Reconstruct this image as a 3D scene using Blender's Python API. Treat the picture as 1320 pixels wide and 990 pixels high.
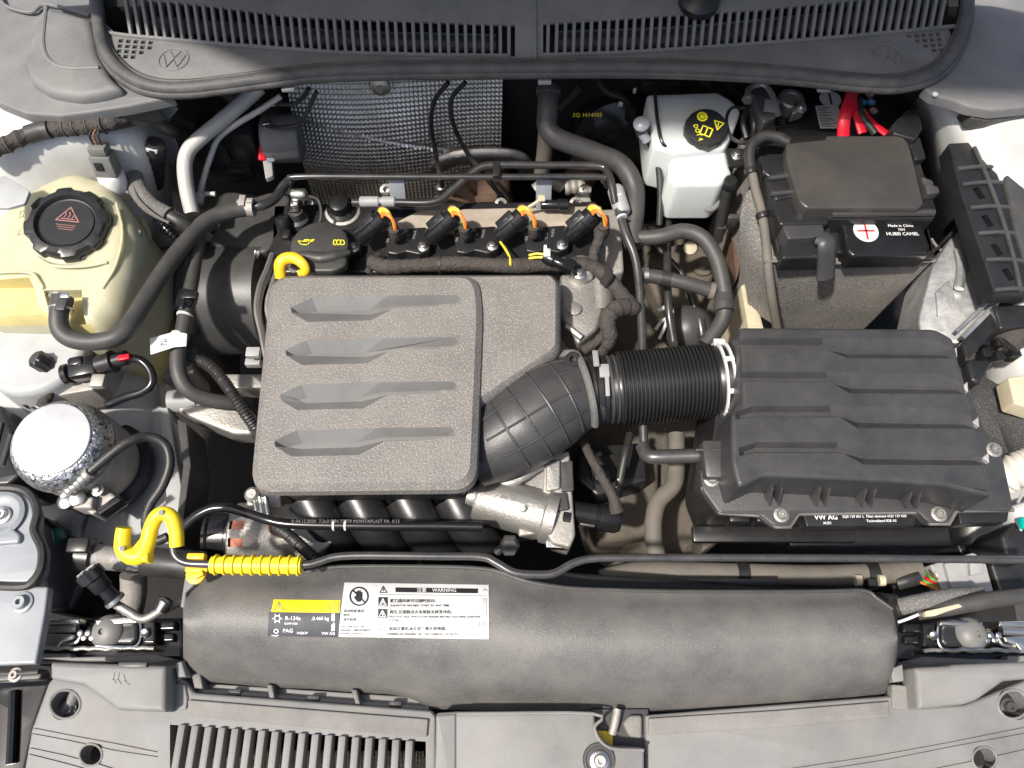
import bpy, bmesh, math, random
from mathutils import Vector, Matrix, geometry as mgeo
from math import sin, cos, pi, radians, sqrt, atan2
random.seed(7)
for o in list(bpy.data.objects): bpy.data.objects.remove(o)
scn = bpy.context.scene; col = scn.collection
# ---------------------------------------------------------------- camera, sky, sun, exposure
FPX = 960.0; TILT = radians(24); DIST = 1.05
CAM = Vector((0, -DIST*sin(TILT), .6+DIST*cos(TILT)))
cd = bpy.data.cameras.new('camera'); cam = bpy.data.objects.new('camera', cd); col.objects.link(cam)
cam.location = CAM; cam.rotation_euler = (TILT, 0, 0)
cd.sensor_width = 36; cd.lens = 36*FPX/1320; cd.clip_start = .02; cd.clip_end = 200
scn.camera = cam
SUN_AZ = radians(236); SUN_EL = radians(62)       # azimuth clockwise from +Y (the windscreen side)
wd = bpy.data.worlds.new('World'); scn.world = wd; wd.use_nodes = True
nt = wd.node_tree; nt.nodes.clear()
wo = nt.nodes.new('ShaderNodeOutputWorld'); bg = nt.nodes.new('ShaderNodeBackground'); sk = nt.nodes.new('ShaderNodeTexSky')
sk.sky_type = 'NISHITA'; sk.sun_disc = False; sk.sun_elevation = SUN_EL; sk.sun_rotation = SUN_AZ
sk.dust_density = 4.0; sk.air_density = 1.0; sk.ozone_density = 1.0
bg.inputs['Strength'].default_value = .12
nt.links.new(sk.outputs[0], bg.inputs[0]); nt.links.new(bg.outputs[0], wo.inputs[0])
sl = bpy.data.lights.new('sun', 'SUN'); sl.energy = 4.6; sl.angle = radians(2.5); sl.color = (1, .95, .87)
so = bpy.data.objects.new('sun', sl); col.objects.link(so)
sd = Vector((sin(SUN_AZ)*cos(SUN_EL), cos(SUN_AZ)*cos(SUN_EL), sin(SUN_EL)))
so.rotation_euler = sd.to_track_quat('Z', 'Y').to_euler(); so.location = (-1, -1, 3)
vs = scn.view_settings; vs.view_transform = 'Standard'; vs.look = 'None'; vs.gamma = 1; vs.exposure = 0.35
vs.use_curve_mapping = False

# ---------------------------------------------------------------- survey: a sighted pixel + a known height (or depth) -> a point in metres
RT = Vector((1, 0, 0)); FW = Vector((0, sin(TILT), -cos(TILT))); UP = Vector((0, cos(TILT), sin(TILT)))
def ray(x, y): return FW + RT*((x-660)/FPX) + UP*((495-y)/FPX)
def P(x, y, z):
    r = ray(x, y); return CAM + r*((z-CAM.z)/r.z)
def PY(x, y, Y):
    r = ray(x, y); return CAM + r*((Y-CAM.y)/r.y)
def M(x, y, z, n=1.0):                              # metres covered by n pixels there
    return n*(P(x, y, z)-CAM).dot(FW)/FPX

# ---------------------------------------------------------------- geometry makers: each returns (verts, faces)
def cr(pts, n=6):
    if len(pts) < 3:
        a, b = Vector(pts[0]), Vector(pts[-1]); return [a.lerp(b, i/n) for i in range(n+1)]
    p = [Vector(q) for q in pts]; p = [p[0]*2-p[1]]+p+[p[-1]*2-p[-2]]; out = []
    for i in range(1, len(p)-2):
        a, b, c, d = p[i-1], p[i], p[i+1], p[i+2]
        for k in range(n):
            t = k/n
            out.append(.5*((2*b)+(c-a)*t+(2*a-5*b+4*c-d)*t*t+(3*b-a-3*c+d)*t**3))
    out.append(p[-2]); return out
def frames(path):
    T = []
    for i in range(len(path)):
        t = path[min(i+1, len(path)-1)]-path[max(i-1, 0)]; T.append(t.normalized())
    n = T[0].orthogonal().normalized()
    if abs(T[0].z) < .95:
        n = (Vector((0, 0, 1))-T[0]*T[0].z).normalized()
    fr = []
    for t in T:
        n = (n-t*n.dot(t)).normalized(); fr.append((t, n, t.cross(n)))
    return fr
def tube(pts, r, seg=10, n=6, smooth=True, flat=1.0, caps=True, rf=None):
    path = cr(pts, n) if smooth else [Vector(p) for p in pts]
    fr = frames(path); V = []; F = []; N = len(path)
    L = [0]
    for i in range(1, N): L.append(L[-1]+(path[i]-path[i-1]).length)
    for i, (p, (t, a, b)) in enumerate(zip(path, fr)):
        rr = r
        if isinstance(r, (list, tuple)):
            f = i/(N-1)*(len(r)-1); k = min(int(f), len(r)-2); rr = r[k]+(r[k+1]-r[k])*(f-k)
        if rf: rr = rr+rf(L[i])
        for j in range(seg):
            an = 2*pi*j/seg; V.append(p+a*(cos(an)*rr*flat)+b*(sin(an)*rr))
    for i in range(N-1):
        for j in range(seg):
            k = (j+1) % seg; F.append((i*seg+j, i*seg+k, (i+1)*seg+k, (i+1)*seg+j))
    if caps:
        F.append(tuple(range(seg-1, -1, -1))); F.append(tuple((N-1)*seg+j for j in range(seg)))
    return V, F
def basis(axis, ref=None):
    w = Vector(axis).normalized(); u = (Vector(ref) if ref else (Vector((1, 0, 0)) if abs(w.x) < .9 else Vector((0, 1, 0))))
    u = (u-w*u.dot(w)).normalized(); return u, w.cross(u), w
def lathe(prof, o, axis=(0, 0, 1), seg=24, ref=None, lobes=None):
    u, v, w = basis(axis, ref); o = Vector(o); V = []; F = []
    for (r, h) in prof:
        for j in range(seg):
            a = 2*pi*j/seg; rr = r
            if lobes: rr = r*(1+lobes[1]*(1 if sin(lobes[0]*a) > 0 else -1)) if r > lobes[2] else r
            V.append(o+u*(cos(a)*rr)+v*(sin(a)*rr)+w*h)
    n = len(prof)
    for i in range(n-1):
        for j in range(seg):
            k = (j+1) % seg; F.append((i*seg+j, i*seg+k, (i+1)*seg+k, (i+1)*seg+j))
    F.append(tuple(range(seg-1, -1, -1))); F.append(tuple((n-1)*seg+j for j in range(seg)))
    return V, F
def bm_geo(bm):
    bm.verts.ensure_lookup_table(); bm.verts.index_update()
    V = [v.co.copy() for v in bm.verts]; F = [tuple(x.index for x in f.verts) for f in bm.faces]; bm.free(); return V, F
def geo_bm(g):
    bm = bmesh.new(); vs_ = [bm.verts.new(v) for v in g[0]]
    for f in g[1]:
        try: bm.faces.new([vs_[i] for i in f])
        except ValueError: pass
    return bm
def bev(g, w, seg=2, ang=28):
    bm = geo_bm(g); bmesh.ops.recalc_face_normals(bm, faces=bm.faces); bm.normal_update()
    es = [e for e in bm.edges if len(e.link_faces) == 2 and e.calc_face_angle(0) > radians(ang)]
    if es and w > 0: bmesh.ops.bevel(bm, geom=es, offset=w, segments=seg, profile=.5, affect='EDGES', clamp_overlap=True)
    return bm_geo(bm)
def box(c, s, axis=(0, 0, 1), ref=None, b=.002, seg=2):
    u, v, w = basis(axis, ref); c = Vector(c); V = []
    for k in (-.5, .5):
        for (i, j) in ((-.5, -.5), (.5, -.5), (.5, .5), (-.5, .5)):
            V.append(c+u*(i*s[0])+v*(j*s[1])+w*(k*s[2]))
    F = [(3, 2, 1, 0), (4, 5, 6, 7), (0, 1, 5, 4), (1, 2, 6, 5), (2, 3, 7, 6), (3, 0, 4, 7)]
    return bev((V, F), b, seg) if b else (V, F)
class Rounded(list): pass                           # a rounded outline that remembers its sharp source
def roundpoly(p, r, n=4, cc=None):
    out = Rounded(); N = len(p); q = [Vector(v[:2]) for v in p]; out.src = q; out.r = r; out.n = n
    for i in range(N):
        a, b, c = q[i-1], q[i], q[(i+1) % N]
        u, v = (a-b), (c-b); k = max(1e-5, min(r, u.length*.42, v.length*.42))
        s, e = b+u.normalized()*k, b+v.normalized()*k
        for j in range(n+1):
            t = j/n; out.append((1-t)**2*s+2*t*(1-t)*b+t*t*e)
    return out
def area2(p): return sum(p[i-1].x*p[i].y-p[i].x*p[i-1].y for i in range(len(p)))
def inset0(p, d):
    N = len(p); s = 1 if area2(p) > 0 else -1; out = []
    for i in range(N):
        a = (p[i]-p[i-1]); b = (p[(i+1) % N]-p[i])
        if a.length < 1e-7: a = b
        if b.length < 1e-7: b = a
        n1 = Vector((-a.y, a.x)).normalized(); n2 = Vector((-b.y, b.x)).normalized(); m = n1+n2
        if m.length < .3: m = n1
        m = m.normalized(); out.append(p[i]+m*(s*d/max(.4, m.dot(n1))))
    return out
def inset(p, d):
    if d == 0: return p
    if isinstance(p, Rounded): return roundpoly(inset0(p.src, d), max(2e-4, p.r-max(0, d)*.7), p.n)
    return inset0(p, d)
def prism(p, zt, zb, b=.004, nb=3, flare=0.0, bottom=True):
    """footprint p (2D, metres) from zb up to zt (number or f(x,y)), rounded top edge of size b, walls flaring out downwards"""
    zf = zt if callable(zt) else (lambda x, y: zt)
    if not isinstance(p, Rounded): p = [Vector(q[:2]) for q in p]
    if area2(p) < 0: p = roundpoly(p.src[::-1], p.r, p.n) if isinstance(p, Rounded) else p[::-1]
    rings = [[(q.x, q.y, zb) for q in inset(p, -flare)]]
    for k in range(nb+1):
        a = (pi/2)*k/nb; d = b*(1-cos(a)); dz = b*(1-sin(a))
        rings.append([(q.x, q.y, zf(q.x, q.y)-dz) for q in inset(p, d)])
        if b <= 0: break
    V = []; F = []; N = len(p)
    for r in rings: V += [Vector(q) for q in r]
    for i in range(len(rings)-1):
        for j in range(N):
            k = (j+1) % N; F.append((i*N+j, i*N+k, (i+1)*N+k, (i+1)*N+j))
    o = (len(rings)-1)*N
    for tri in mgeo.tessellate_polygon([[Vector((v.x, v.y, 0)) for v in V[o:]]]): F.append(tuple(o+i for i in tri))
    if bottom:
        for tri in mgeo.tessellate_polygon([[Vector((v.x, v.y, 0)) for v in V[:N]]]): F.append(tuple(tri[::-1]))
    return V, F
def px2(pts, z): return [P(x, y, z) for x, y in pts]
def slab(pts, zt, zb, b=.004, rnd=0, flare=0, zref=None, nb=3):
    """outline sighted in the photo at height zref (default zt), as a solid from zb to zt"""
    z = zref if zref is not None else zt
    q = px2(pts, z); x, y = pts[0]
    q = roundpoly(q, M(x, y, z, rnd), 4 if rnd > 4 else 3) if rnd else [Vector(v[:2]) for v in q]
    return prism(q, zt, zb, b, nb, flare)
def sheet(rows):
    n = len(rows[0]); V = [Vector(v) for r in rows for v in r]; F = []
    for i in range(len(rows)-1):
        for j in range(n-1): F.append((i*n+j, i*n+j+1, (i+1)*n+j+1, (i+1)*n+j))
    return V, F
def solidify(g, t):
    """thicken an open sheet by t along -normal"""
    bm = geo_bm(g); bmesh.ops.recalc_face_normals(bm, faces=bm.faces)
    bmesh.ops.solidify(bm, geom=bm.faces[:], thickness=t); return bm_geo(bm)
def xf(g, m): return [m @ v for v in g[0]], g[1]

# ---------------------------------------------------------------- objects
WT = {}
def thing(name, label, cat, loc, group=None):
    o = bpy.data.objects.new(name, None); col.objects.link(o); o.location = loc; o.empty_display_size = .02
    o['label'] = label; o['category'] = cat; WT[o.name] = Vector(loc)
    if group: o['group'] = group
    return o
def mk(name, geos, mat, parent=None, label=None, cat=None, kind=None, group=None, smooth=40, cutters=None, clean=True, mat2=None):
    if isinstance(geos, tuple): geos = [geos]
    V = []; F = []
    for g in geos:
        k = len(V); V += [Vector(v) for v in g[0]]; F += [tuple(i+k for i in f) for f in g[1]]
    lo = [min(v[i] for v in V) for i in range(3)]; hi = [max(v[i] for v in V) for i in range(3)]
    c = Vector([(lo[i]+hi[i])/2 for i in range(3)]); 
    me = bpy.data.meshes.new(name); me.from_pydata([v-c for v in V], [], F); me.validate()
    if clean:
        bm = bmesh.new(); bm.from_mesh(me); bmesh.ops.recalc_face_normals(bm, faces=bm.faces); bm.to_mesh(me); bm.free()
    if cutters:
        for cg in cutters: me = boolean(me, [(Vector(v)-c) for v in cg[0]], cg[1])
    me.materials.clear(); me.materials.append(MT[mat]); me.name = name
    if mat2:
        me.materials.append(MT[mat2[0]])
        for f in me.polygons:
            if mat2[1](f.center+c): f.material_index = 1
    if smooth:
        me.polygons.foreach_set('use_smooth', [True]*len(me.polygons)); me.set_sharp_from_angle(angle=radians(smooth))
    o = bpy.data.objects.new(name, me); col.objects.link(o); WT[o.name] = c
    o.location = c-(WT[parent.name] if parent else Vector())
    o.parent = parent
    if label: o['label'] = label
    if cat: o['category'] = cat
    if kind: o['kind'] = kind
    if group: o['group'] = group
    return o
def boolean(me, cv, cf):
    a = bpy.data.objects.new('tmp_a', me); cm = bpy.data.meshes.new('tmp_c'); cm.from_pydata(cv, [], cf); cm.validate()
    bm = bmesh.new(); bm.from_mesh(cm); bmesh.ops.recalc_face_normals(bm, faces=bm.faces); bm.to_mesh(cm); bm.free()
    b = bpy.data.objects.new('tmp_b', cm); col.objects.link(a); col.objects.link(b)
    m = a.modifiers.new('b', 'BOOLEAN'); m.object = b; m.operation = 'DIFFERENCE'; m.solver = 'EXACT'
    dg = bpy.context.evaluated_depsgraph_get(); r = bpy.data.meshes.new_from_object(a.evaluated_get(dg))
    bpy.data.objects.remove(a); bpy.data.objects.remove(b); r.validate()
    if len(r.polygons) < len(me.polygons)*.8: print('BOOLEAN LOST', len(me.polygons), len(r.polygons)); return me
    return r
def mks(name, geos, mat, parent, **k):              # alike pieces, each an object of its own
    for g in geos: mk(name, [g], mat, parent, **k)
def one(name, label, cat, geos, mat, group=None, **k): return mk(name, geos, mat, None, label, cat, None, group, **k)
def hose(name, pts, rpx, mat, parent=None, label=None, cat=None, group=None, seg=12, n=7, **k):
    x, y, z = pts[len(pts)//2]; g = tube([P(*p) for p in pts], M(x, y, z, rpx) if not isinstance(rpx, list) else [M(x, y, z, q) for q in rpx], seg, n, **k)
    return mk(name, g, mat, parent, label, cat, None, group, smooth=50)
def band(name, a, b, rpx, mat, parent, seg=16):      # a short sleeve between two sighted points
    A, B = P(*a), P(*b); r = M(*a, rpx); L = (B-A).length
    return mk(name, lathe([(r*.97, 0), (r, L*.1), (r, L*.9), (r*.97, L)], A, B-A, seg), mat, parent)
def bolt_geo(c, r, axis=(0, 0, 1), h=None):
    h = h or r*.7; g = [lathe([(r, 0), (r, h*.25), (r*.95, h*.3)], c, axis, 20)]
    g.append(bev(lathe([(r*.62, h*.3), (r*.62, h), (r*.55, h*1.08)], c, axis, 6), r*.03, 1)); return g
def bolt(x, y, z, rpx, parent, mat='zinc', axis=(0, 0, 1), name='bolt'):
    r = M(x, y, z, rpx); c = P(x, y, z); g = bolt_geo(c, r, axis)
    return mk(name, g, mat, parent)
def torx(x, y, z, rpx, parent, mat='zinc', axis=(0, 0, 1), name='bolt'):
    r = M(x, y, z, rpx); c = P(x, y, z)
    g = lathe([(r, 0), (r, r*.15), (r*.92, r*.2), (r*.66, r*.22), (r*.62, r*.62), (r*.54, r*.72), (r*.26, r*.72), (r*.24, r*.35)], c, axis, 24)
    return mk(name, g, mat, parent)
FONT_CACHE = {}
def text2d(s, size, align='LEFT'):
    cu = bpy.data.curves.new('t', 'FONT'); cu.body = s; cu.size = size; cu.align_x = align; cu.resolution_u = 2; cu.offset = size*.014
    o = bpy.data.objects.new('t', cu); col.objects.link(o)
    dg = bpy.context.evaluated_depsgraph_get(); me = bpy.data.meshes.new_from_object(o.evaluated_get(dg))
    V = [v.co.copy() for v in me.vertices]; F = [tuple(p.vertices) for p in me.polygons]
    bpy.data.objects.remove(o); bpy.data.meshes.remove(me); return V, F
def printed(name, items, fn, mat, parent, bold=0):
    """items: (string, size, u, v, align); fn maps the flat (u, v) of the print onto the surface"""
    gs = []
    for s, size, u, v, al in items:
        V, F = text2d(s, size, al); V = [fn(q.x+u, q.y+v) for q in V]
        if F: gs.append((V, F))
    if gs: return mk(name, gs, mat, parent, smooth=0, clean=False)
def stroke(pts, w, fn, closed=False):
    """flat line of width w in (u,v), laid on a surface"""
    p = [Vector(q) for q in pts]; p = p+[p[0]] if closed else p; gs = ([], [])
    for a, b in zip(p, p[1:]):
        d = (b-a); 
        if d.length < 1e-9: continue
        d.normalize(); n = Vector((-d.y, d.x))*w/2; a2 = a-d*w*.4; b2 = b+d*w*.4; k = len(gs[0])
        for q in (a2-n, b2-n, b2+n, a2+n): gs[0].append(fn(q.x, q.y))
        gs[1].append((k, k+1, k+2, k+3))
    return gs
def fillpoly(pts, fn): return [fn(x, y) for x, y in pts], [tuple(range(len(pts)))]
def circ(cx, cy, r, n=28, ry=None): return [(cx+cos(2*pi*i/n)*r, cy+sin(2*pi*i/n)*(ry or r)) for i in range(n)]
def plane_fn(o, u, v, off=.0006):
    o = Vector(o); u = Vector(u); v = Vector(v); n = u.cross(v).normalized()
    return lambda a, b: o+u*a+v*b+n*off
# ---------------------------------------------------------------- materials
MT = {}
def mat(name, c, rough=.5, metal=0, grain=None, dust=0, dustc=(.30, .27, .23), dscale=22, spec=.5, var=.15, sss=0, coat=0, speck=None, aniso=0, alpha=None, dthr=.5):
    m = bpy.data.materials.new(name); m.use_nodes = True; t = m.node_tree; N = t.nodes; L = t.links
    b = N['Principled BSDF']; tc = N.new('ShaderNodeTexCoord'); geo = N.new('ShaderNodeNewGeometry')
    b.inputs['Roughness'].default_value = rough; b.inputs['Metallic'].default_value = metal
    b.inputs['Specular IOR Level'].default_value = spec
    if coat: b.inputs['Coat Weight'].default_value = coat; b.inputs['Coat Roughness'].default_value = .15
    if sss: b.inputs['Subsurface Weight'].default_value = sss; b.inputs['Subsurface Radius'].default_value = (.02, .018, .01); b.inputs['Subsurface Scale'].default_value = 1.0
    def noise(sc, det=3, ro=.6):
        n = N.new('ShaderNodeTexNoise'); n.inputs['Scale'].default_value = sc; n.inputs['Detail'].default_value = det; n.inputs['Roughness'].default_value = ro
        L.new(geo.outputs['Position'], n.inputs['Vector']); return n.outputs['Fac']
    def ramp(src, a, b_, lo=0, hi=1):
        r = N.new('ShaderNodeMapRange'); r.inputs[1].default_value = a; r.inputs[2].default_value = b_; r.inputs[3].default_value = lo; r.inputs[4].default_value = hi
        L.new(src, r.inputs[0]); return r.outputs[0]
    def mix(f, A, B):
        x = N.new('ShaderNodeMix'); x.data_type = 'RGBA'
        if isinstance(f, (int, float)): x.inputs[0].default_value = f
        else: L.new(f, x.inputs[0])
        for i, q in ((6, A), (7, B)):
            if isinstance(q, tuple): x.inputs[i].default_value = q+(1,) if len(q) == 3 else q
            else: L.new(q, x.inputs[i])
        return x.outputs[2]
    lo = tuple(q*(1-var) for q in c); hi = tuple(min(1, q*(1+var)) for q in c)
    cs = mix(ramp(noise(14), .3, .7), lo, hi)
    if speck:
        cs = mix(ramp(noise(speck[0], 2, .7), speck[1], speck[1]+.12), cs, speck[2])
    rs = None
    if dust:
        d = ramp(noise(dscale, 6, .72), dthr-.15, dthr+.25, 0, dust); cs = mix(d, cs, dustc)
        rs = ramp(d, 0, 1, rough, .95)
    else:
        rs = ramp(noise(30, 4), .25, .75, rough*.85, min(1, rough*1.18))
    L.new(cs, b.inputs['Base Color']); L.new(rs, b.inputs['Roughness'])
    if grain:
        bp = N.new('ShaderNodeBump'); bp.inputs['Strength'].default_value = grain[1]; bp.inputs['Distance'].default_value = grain[2] if len(grain) > 2 else .0006
        L.new(noise(grain[0], 2, .55), bp.inputs['Height']); L.new(bp.outputs[0], b.inputs['Normal'])
    MT[name] = m; return m
DK = (.30, .27, .23)
mat('cover_grain', (.155, .145, .135), .5, grain=(420, .9, .0011), dust=.2, dscale=40, speck=(400, .52, (.28, .26, .24)))
mat('groove_plastic', (.15, .148, .145), .42, grain=(600, .15, .0004), dust=.12)
mat('airbox_grain', (.036, .036, .038), .38, grain=(560, .5, .0007), dust=.08, dscale=30, speck=(560, .62, (.065, .064, .063)))
mat('duct_grain', (.105, .102, .098), .42, grain=(640, .7, .0008), dust=.22, dscale=14, speck=(640, .55, (.17, .163, .155)))
mat('slam_plastic', (.175, .175, .173), .5, grain=(600, .5, .0006), dust=.4, dscale=12)
mat('foam_strip', (.19, .185, .175), .85, grain=(500, .8, .001), dust=.4, dscale=60)
mat('cowl_plastic', (.14, .142, .145), .55, grain=(500, .5, .0007), dust=.35, dscale=16, speck=(800, .66, (.32, .31, .29)))
mat('black_plastic', (.014, .014, .015), .34, grain=(300, .2, .0005), dust=.035, dscale=30)
mat('black_gloss', (.010, .010, .011), .2, dust=.025)
mat('dark_plastic', (.042, .042, .042), .42, grain=(300, .25, .0005), dust=.1, dscale=30)
mat('grey_plastic', (.30, .30, .30), .5, grain=(300, .2), dust=.2)
mat('rubber', (.018, .018, .018), .45, grain=(260, .3, .0006), dust=.1, dscale=35)
mat('seal_rubber', (.055, .055, .057), .55, grain=(200, .4, .0008), dust=.35, dscale=30, dustc=(.25, .23, .2))
mat('hose', (.042, .041, .04), .5, grain=(350, .35, .0006), dust=.16, dscale=45, dustc=(.2, .18, .15))
mat('hose_dusty', (.115, .105, .092), .7, grain=(300, .3, .0006), dust=.5, dscale=30, dustc=(.2, .165, .12))
mat('tape', (.04, .034, .03), .8, grain=(200, 1, .003), dust=.2, dscale=60, dustc=(.17, .14, .12))
mat('fleece', (.04, .04, .04), .95, grain=(500, 1, .002), speck=(700, .55, (.16, .16, .15)))
mat('sleeve', (.11, .105, .10), .95, grain=(500, 1, .0018), speck=(620, .52, (.34, .33, .31)), dust=.45, dscale=9, dustc=(.35, .30, .24), dthr=.55)
mat('braid', (.13, .125, .12), .8, grain=(380, 1, .0018), speck=(420, .55, (.26, .25, .24)))
mat('cast', (.40, .39, .37), .46, metal=.8, grain=(260, .6, .001), dust=.35, dscale=30, dustc=(.3, .26, .2))
mat('cast_dull', (.42, .40, .375), .6, metal=.55, grain=(180, .7, .0012), dust=.5, dscale=20, dustc=(.27, .23, .18))
mat('gearbox', (.11, .098, .082), .7, metal=.3, grain=(120, .8, .0016), dust=.7, dscale=14, dustc=(.13, .105, .075), var=.35)
mat('zinc', (.66, .65, .61), .3, metal=1, grain=(200, .2), dust=.15)
mat('chrome', (.75, .75, .75), .18, metal=1, dust=.12)
mat('dark_steel', (.05, .05, .052), .32, metal=.3, coat=.4, dust=.15, dscale=60)
mat('black_paint', (.02, .02, .021), .3, coat=.3, dust=.12)
mat('foil', (.62, .595, .55), .36, metal=1, grain=(60, .35, .002), dust=.3, dscale=9, dustc=(.22, .19, .15))
mat('module', (.62, .62, .62), .38, metal=.9, grain=(90, .4, .001), dust=.5, dscale=40, dustc=(.34, .33, .31), var=.3)
mat('rust', (.10, .062, .045), .8, metal=.3, grain=(150, .8, .0015), dust=.6, dscale=20, dustc=(.17, .1, .065), var=.4)
mat('ac_pipe', (.50, .485, .45), .5, metal=.25, grain=(330, .5, .0008), dust=.5, dscale=45, dustc=(.5, .46, .4))
mat('can', (.58, .58, .58), .35, metal=.35, grain=(130, .25, .0008), dust=.1)
mat('can_rim', (.62, .62, .62), .35, metal=.9, grain=(180, 1, .003), speck=(160, .52, (.12, .12, .12)))
mat('body_white', (.51, .51, .495), .32, coat=.5, dust=.30, dscale=10, dustc=(.42, .39, .34), grain=(30, .15, .002))
mat('body_shade_grey', (.37, .38, .38), .45, coat=.2, dust=.4, dscale=12, dustc=(.33, .32, .29), grain=(40, .2, .002))  # white body paint with shade mixed into its grey; felt pad shares it
mat('bracket_paint', (.25, .27, .295), .38, coat=.3, dust=.25, dscale=14)
mat('tank', (.47, .45, .30), .42, sss=.5, dust=.75, dscale=55, dustc=(.44, .41, .31), var=.12, grain=(60, .3, .001), dthr=.55)
mat('tank_low', (.56, .47, .20), .4, sss=.4, dust=.3, dscale=20, dustc=(.5, .46, .3), var=.2)
mat('reservoir', (.60, .63, .605), .4, sss=.5, var=.05, dust=.1)
mat('yellow', (.86, .52, .015), .42, var=.06, dust=.12, dustc=(.5, .35, .1))
mat('yellow_bright', (.88, .66, .02), .42, var=.06, dust=.12, dustc=(.5, .4, .1))
mat('red', (.68, .01, .03), .4, var=.1)
mat('white_plastic', (.66, .66, .65), .4, var=.05, dust=.12)
mat('white_duct', (.58, .56, .5), .5, var=.05, dust=.2)
mat('label_white', (.64, .64, .63), .35, var=.03, dust=.1)
mat('label_yellow', (.85, .68, .01), .35, var=.02)
mat('label_black', (.05, .052, .06), .6, var=.05)
mat('ink', (.02, .02, .02), .5); mat('ink_white', (.75, .75, .75), .5); mat('ink_grey', (.2, .2, .2), .6); mat('ink_faint', (.10, .10, .10), .6)
mat('ink_yellow', (.78, .70, .03), .5); mat('ink_red', (.55, .04, .03), .5); mat('ink_blue', (.03, .35, .62), .5)
mat('ink_pale_red', (.36, .16, .14), .6)
mat('wire_orange', (.75, .20, .03), .45); mat('wire_yellow', (.75, .60, .05), .45); mat('wire_green', (.12, .35, .06), .45); mat('wire_brown', (.2, .09, .05), .45)
mat('copper', (.60, .25, .16), .4, metal=.7); mat('core', (.42, .34, .25), .7, metal=.2, grain=(260, 1, .003), dust=.5, dscale=50)
mat('cavity', (.008, .008, .008), .8); mat('gap_shade_dirt', (.007, .0065, .006), .9, grain=(100, .8, .002), dust=.1, dscale=15, dustc=(.1, .08, .06))  # dirt darkened almost to black, with the shade of deep gaps included
mat('teal', (.0, .42, .36), .4); mat('cream', (.5, .44, .31), .6)
mat('asphalt', (.05, .05, .05), .9, grain=(200, 1, .003))
mat('lid_satin', (.05, .045, .042), .33, grain=(500, .12, .0004), dust=.05)
mat('grey_dark', (.15, .15, .147), .45, grain=(300, .2, .0005), dust=.2)
mat('teal_dark', (.0, .06, .055), .45)
mat('cap_plastic', (.035, .035, .033), .45, grain=(400, .2, .0005), dust=.08)
mat('head_dust', (.36, .31, .255), .75, metal=.2, grain=(160, .6, .0012), dust=.6, dscale=26, dustc=(.44, .36, .28), var=.3)
# ================================================================ setting: ground, body shell
YF = P(660, 112, .60).y+.03                         # depth of the firewall
mk('ground', sheet([[(-3, -3, -.22), (3, -3, -.22)], [(-3, 3, -.22), (3, 3, -.22)]]), 'asphalt', kind='structure')
body = thing('car_body', 'white painted car body shell surrounding the open engine bay', 'car body', (0, .1, -.1))
mk('undertray', slab([(-150, 1000), (1470, 1000), (1300, 100), (0, 100)], .06, .05, 0, zref=.3), 'gap_shade_dirt', body)
# the raised bonnet: hinged behind the cowl, stands above the picture and shades the cowl
hy = P(660, -10, .78).y; th = radians(62); ub = Vector((0, -cos(th), sin(th))); nb_ = Vector((0, sin(th), cos(th)))
def bon(x, s): return Vector((x, hy, .80))+ub*s+nb_*(.035*(1-(x/.72)**2)+.03*sin(pi*s/.95))
mk('bonnet', solidify(sheet([[bon((-.72+.06*j/12)+(1.44-.12*j/12)*i/16, .95*j/12) for i in range(17)] for j in range(13)]), .02), 'body_white', body)
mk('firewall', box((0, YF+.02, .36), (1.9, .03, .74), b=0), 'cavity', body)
def wing(rows, n=7):
    rr = [cr([P(*q) for q in r], n) for r in rows]; cols = list(zip(*rr)); cc = [cr(list(c), n) for c in cols]
    return sheet([list(r) for r in zip(*cc)])
mk('inner_wing', solidify(wing([
    [(-120, 60, .72), (40, 90, .715), (140, 110, .70), (190, 125, .66), (218, 140, .58), (222, 150, .5)],
    [(-120, 150, .72), (40, 165, .715), (140, 175, .69), (190, 190, .65), (215, 215, .54), (222, 235, .46)],
    [(-120, 250, .68), (40, 260, .64), (140, 270, .58), (190, 280, .55), (214, 300, .46), (222, 315, .40)],
    [(-120, 430, .60), (30, 430, .58), (90, 440, .55), (150, 455, .50), (190, 470, .44), (206, 478, .40)],
    [(-120, 560, .55), (30, 560, .50), (110, 580, .46), (170, 590, .44), (205, 590, .42), (216, 598, .39)],
    [(-120, 720, .5), (20, 720, .43), (90, 715, .41), (150, 705, .40), (195, 695, .395), (206, 700, .37)]]), .003), 'body_white', body)
mk('inner_wing', solidify(wing([
    [(1460, 60, .72), (1320, 90, .715), (1250, 110, .71), (1200, 120, .69), (1180, 130, .6), (1165, 150, .3)],
    [(1460, 190, .72), (1330, 190, .71), (1270, 190, .70), (1225, 190, .66), (1200, 200, .58), (1180, 230, .3)],
    [(1460, 300, .70), (1340, 300, .68), (1280, 300, .64), (1235, 300, .58), (1210, 310, .48), (1190, 330, .25)],
    [(1460, 450, .62), (1340, 450, .60), (1290, 460, .56), (1260, 470, .50), (1235, 480, .42), (1215, 490, .2)],
    [(1460, 600, .55), (1340, 600, .50), (1300, 600, .46), (1270, 610, .42), (1245, 620, .38), (1225, 630, .2)],
    [(1460, 730, .5), (1340, 720, .42), (1290, 715, .40), (1260, 710, .38), (1240, 705, .35), (1215, 705, .2)]]), .003), 'body_white', body)
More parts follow.
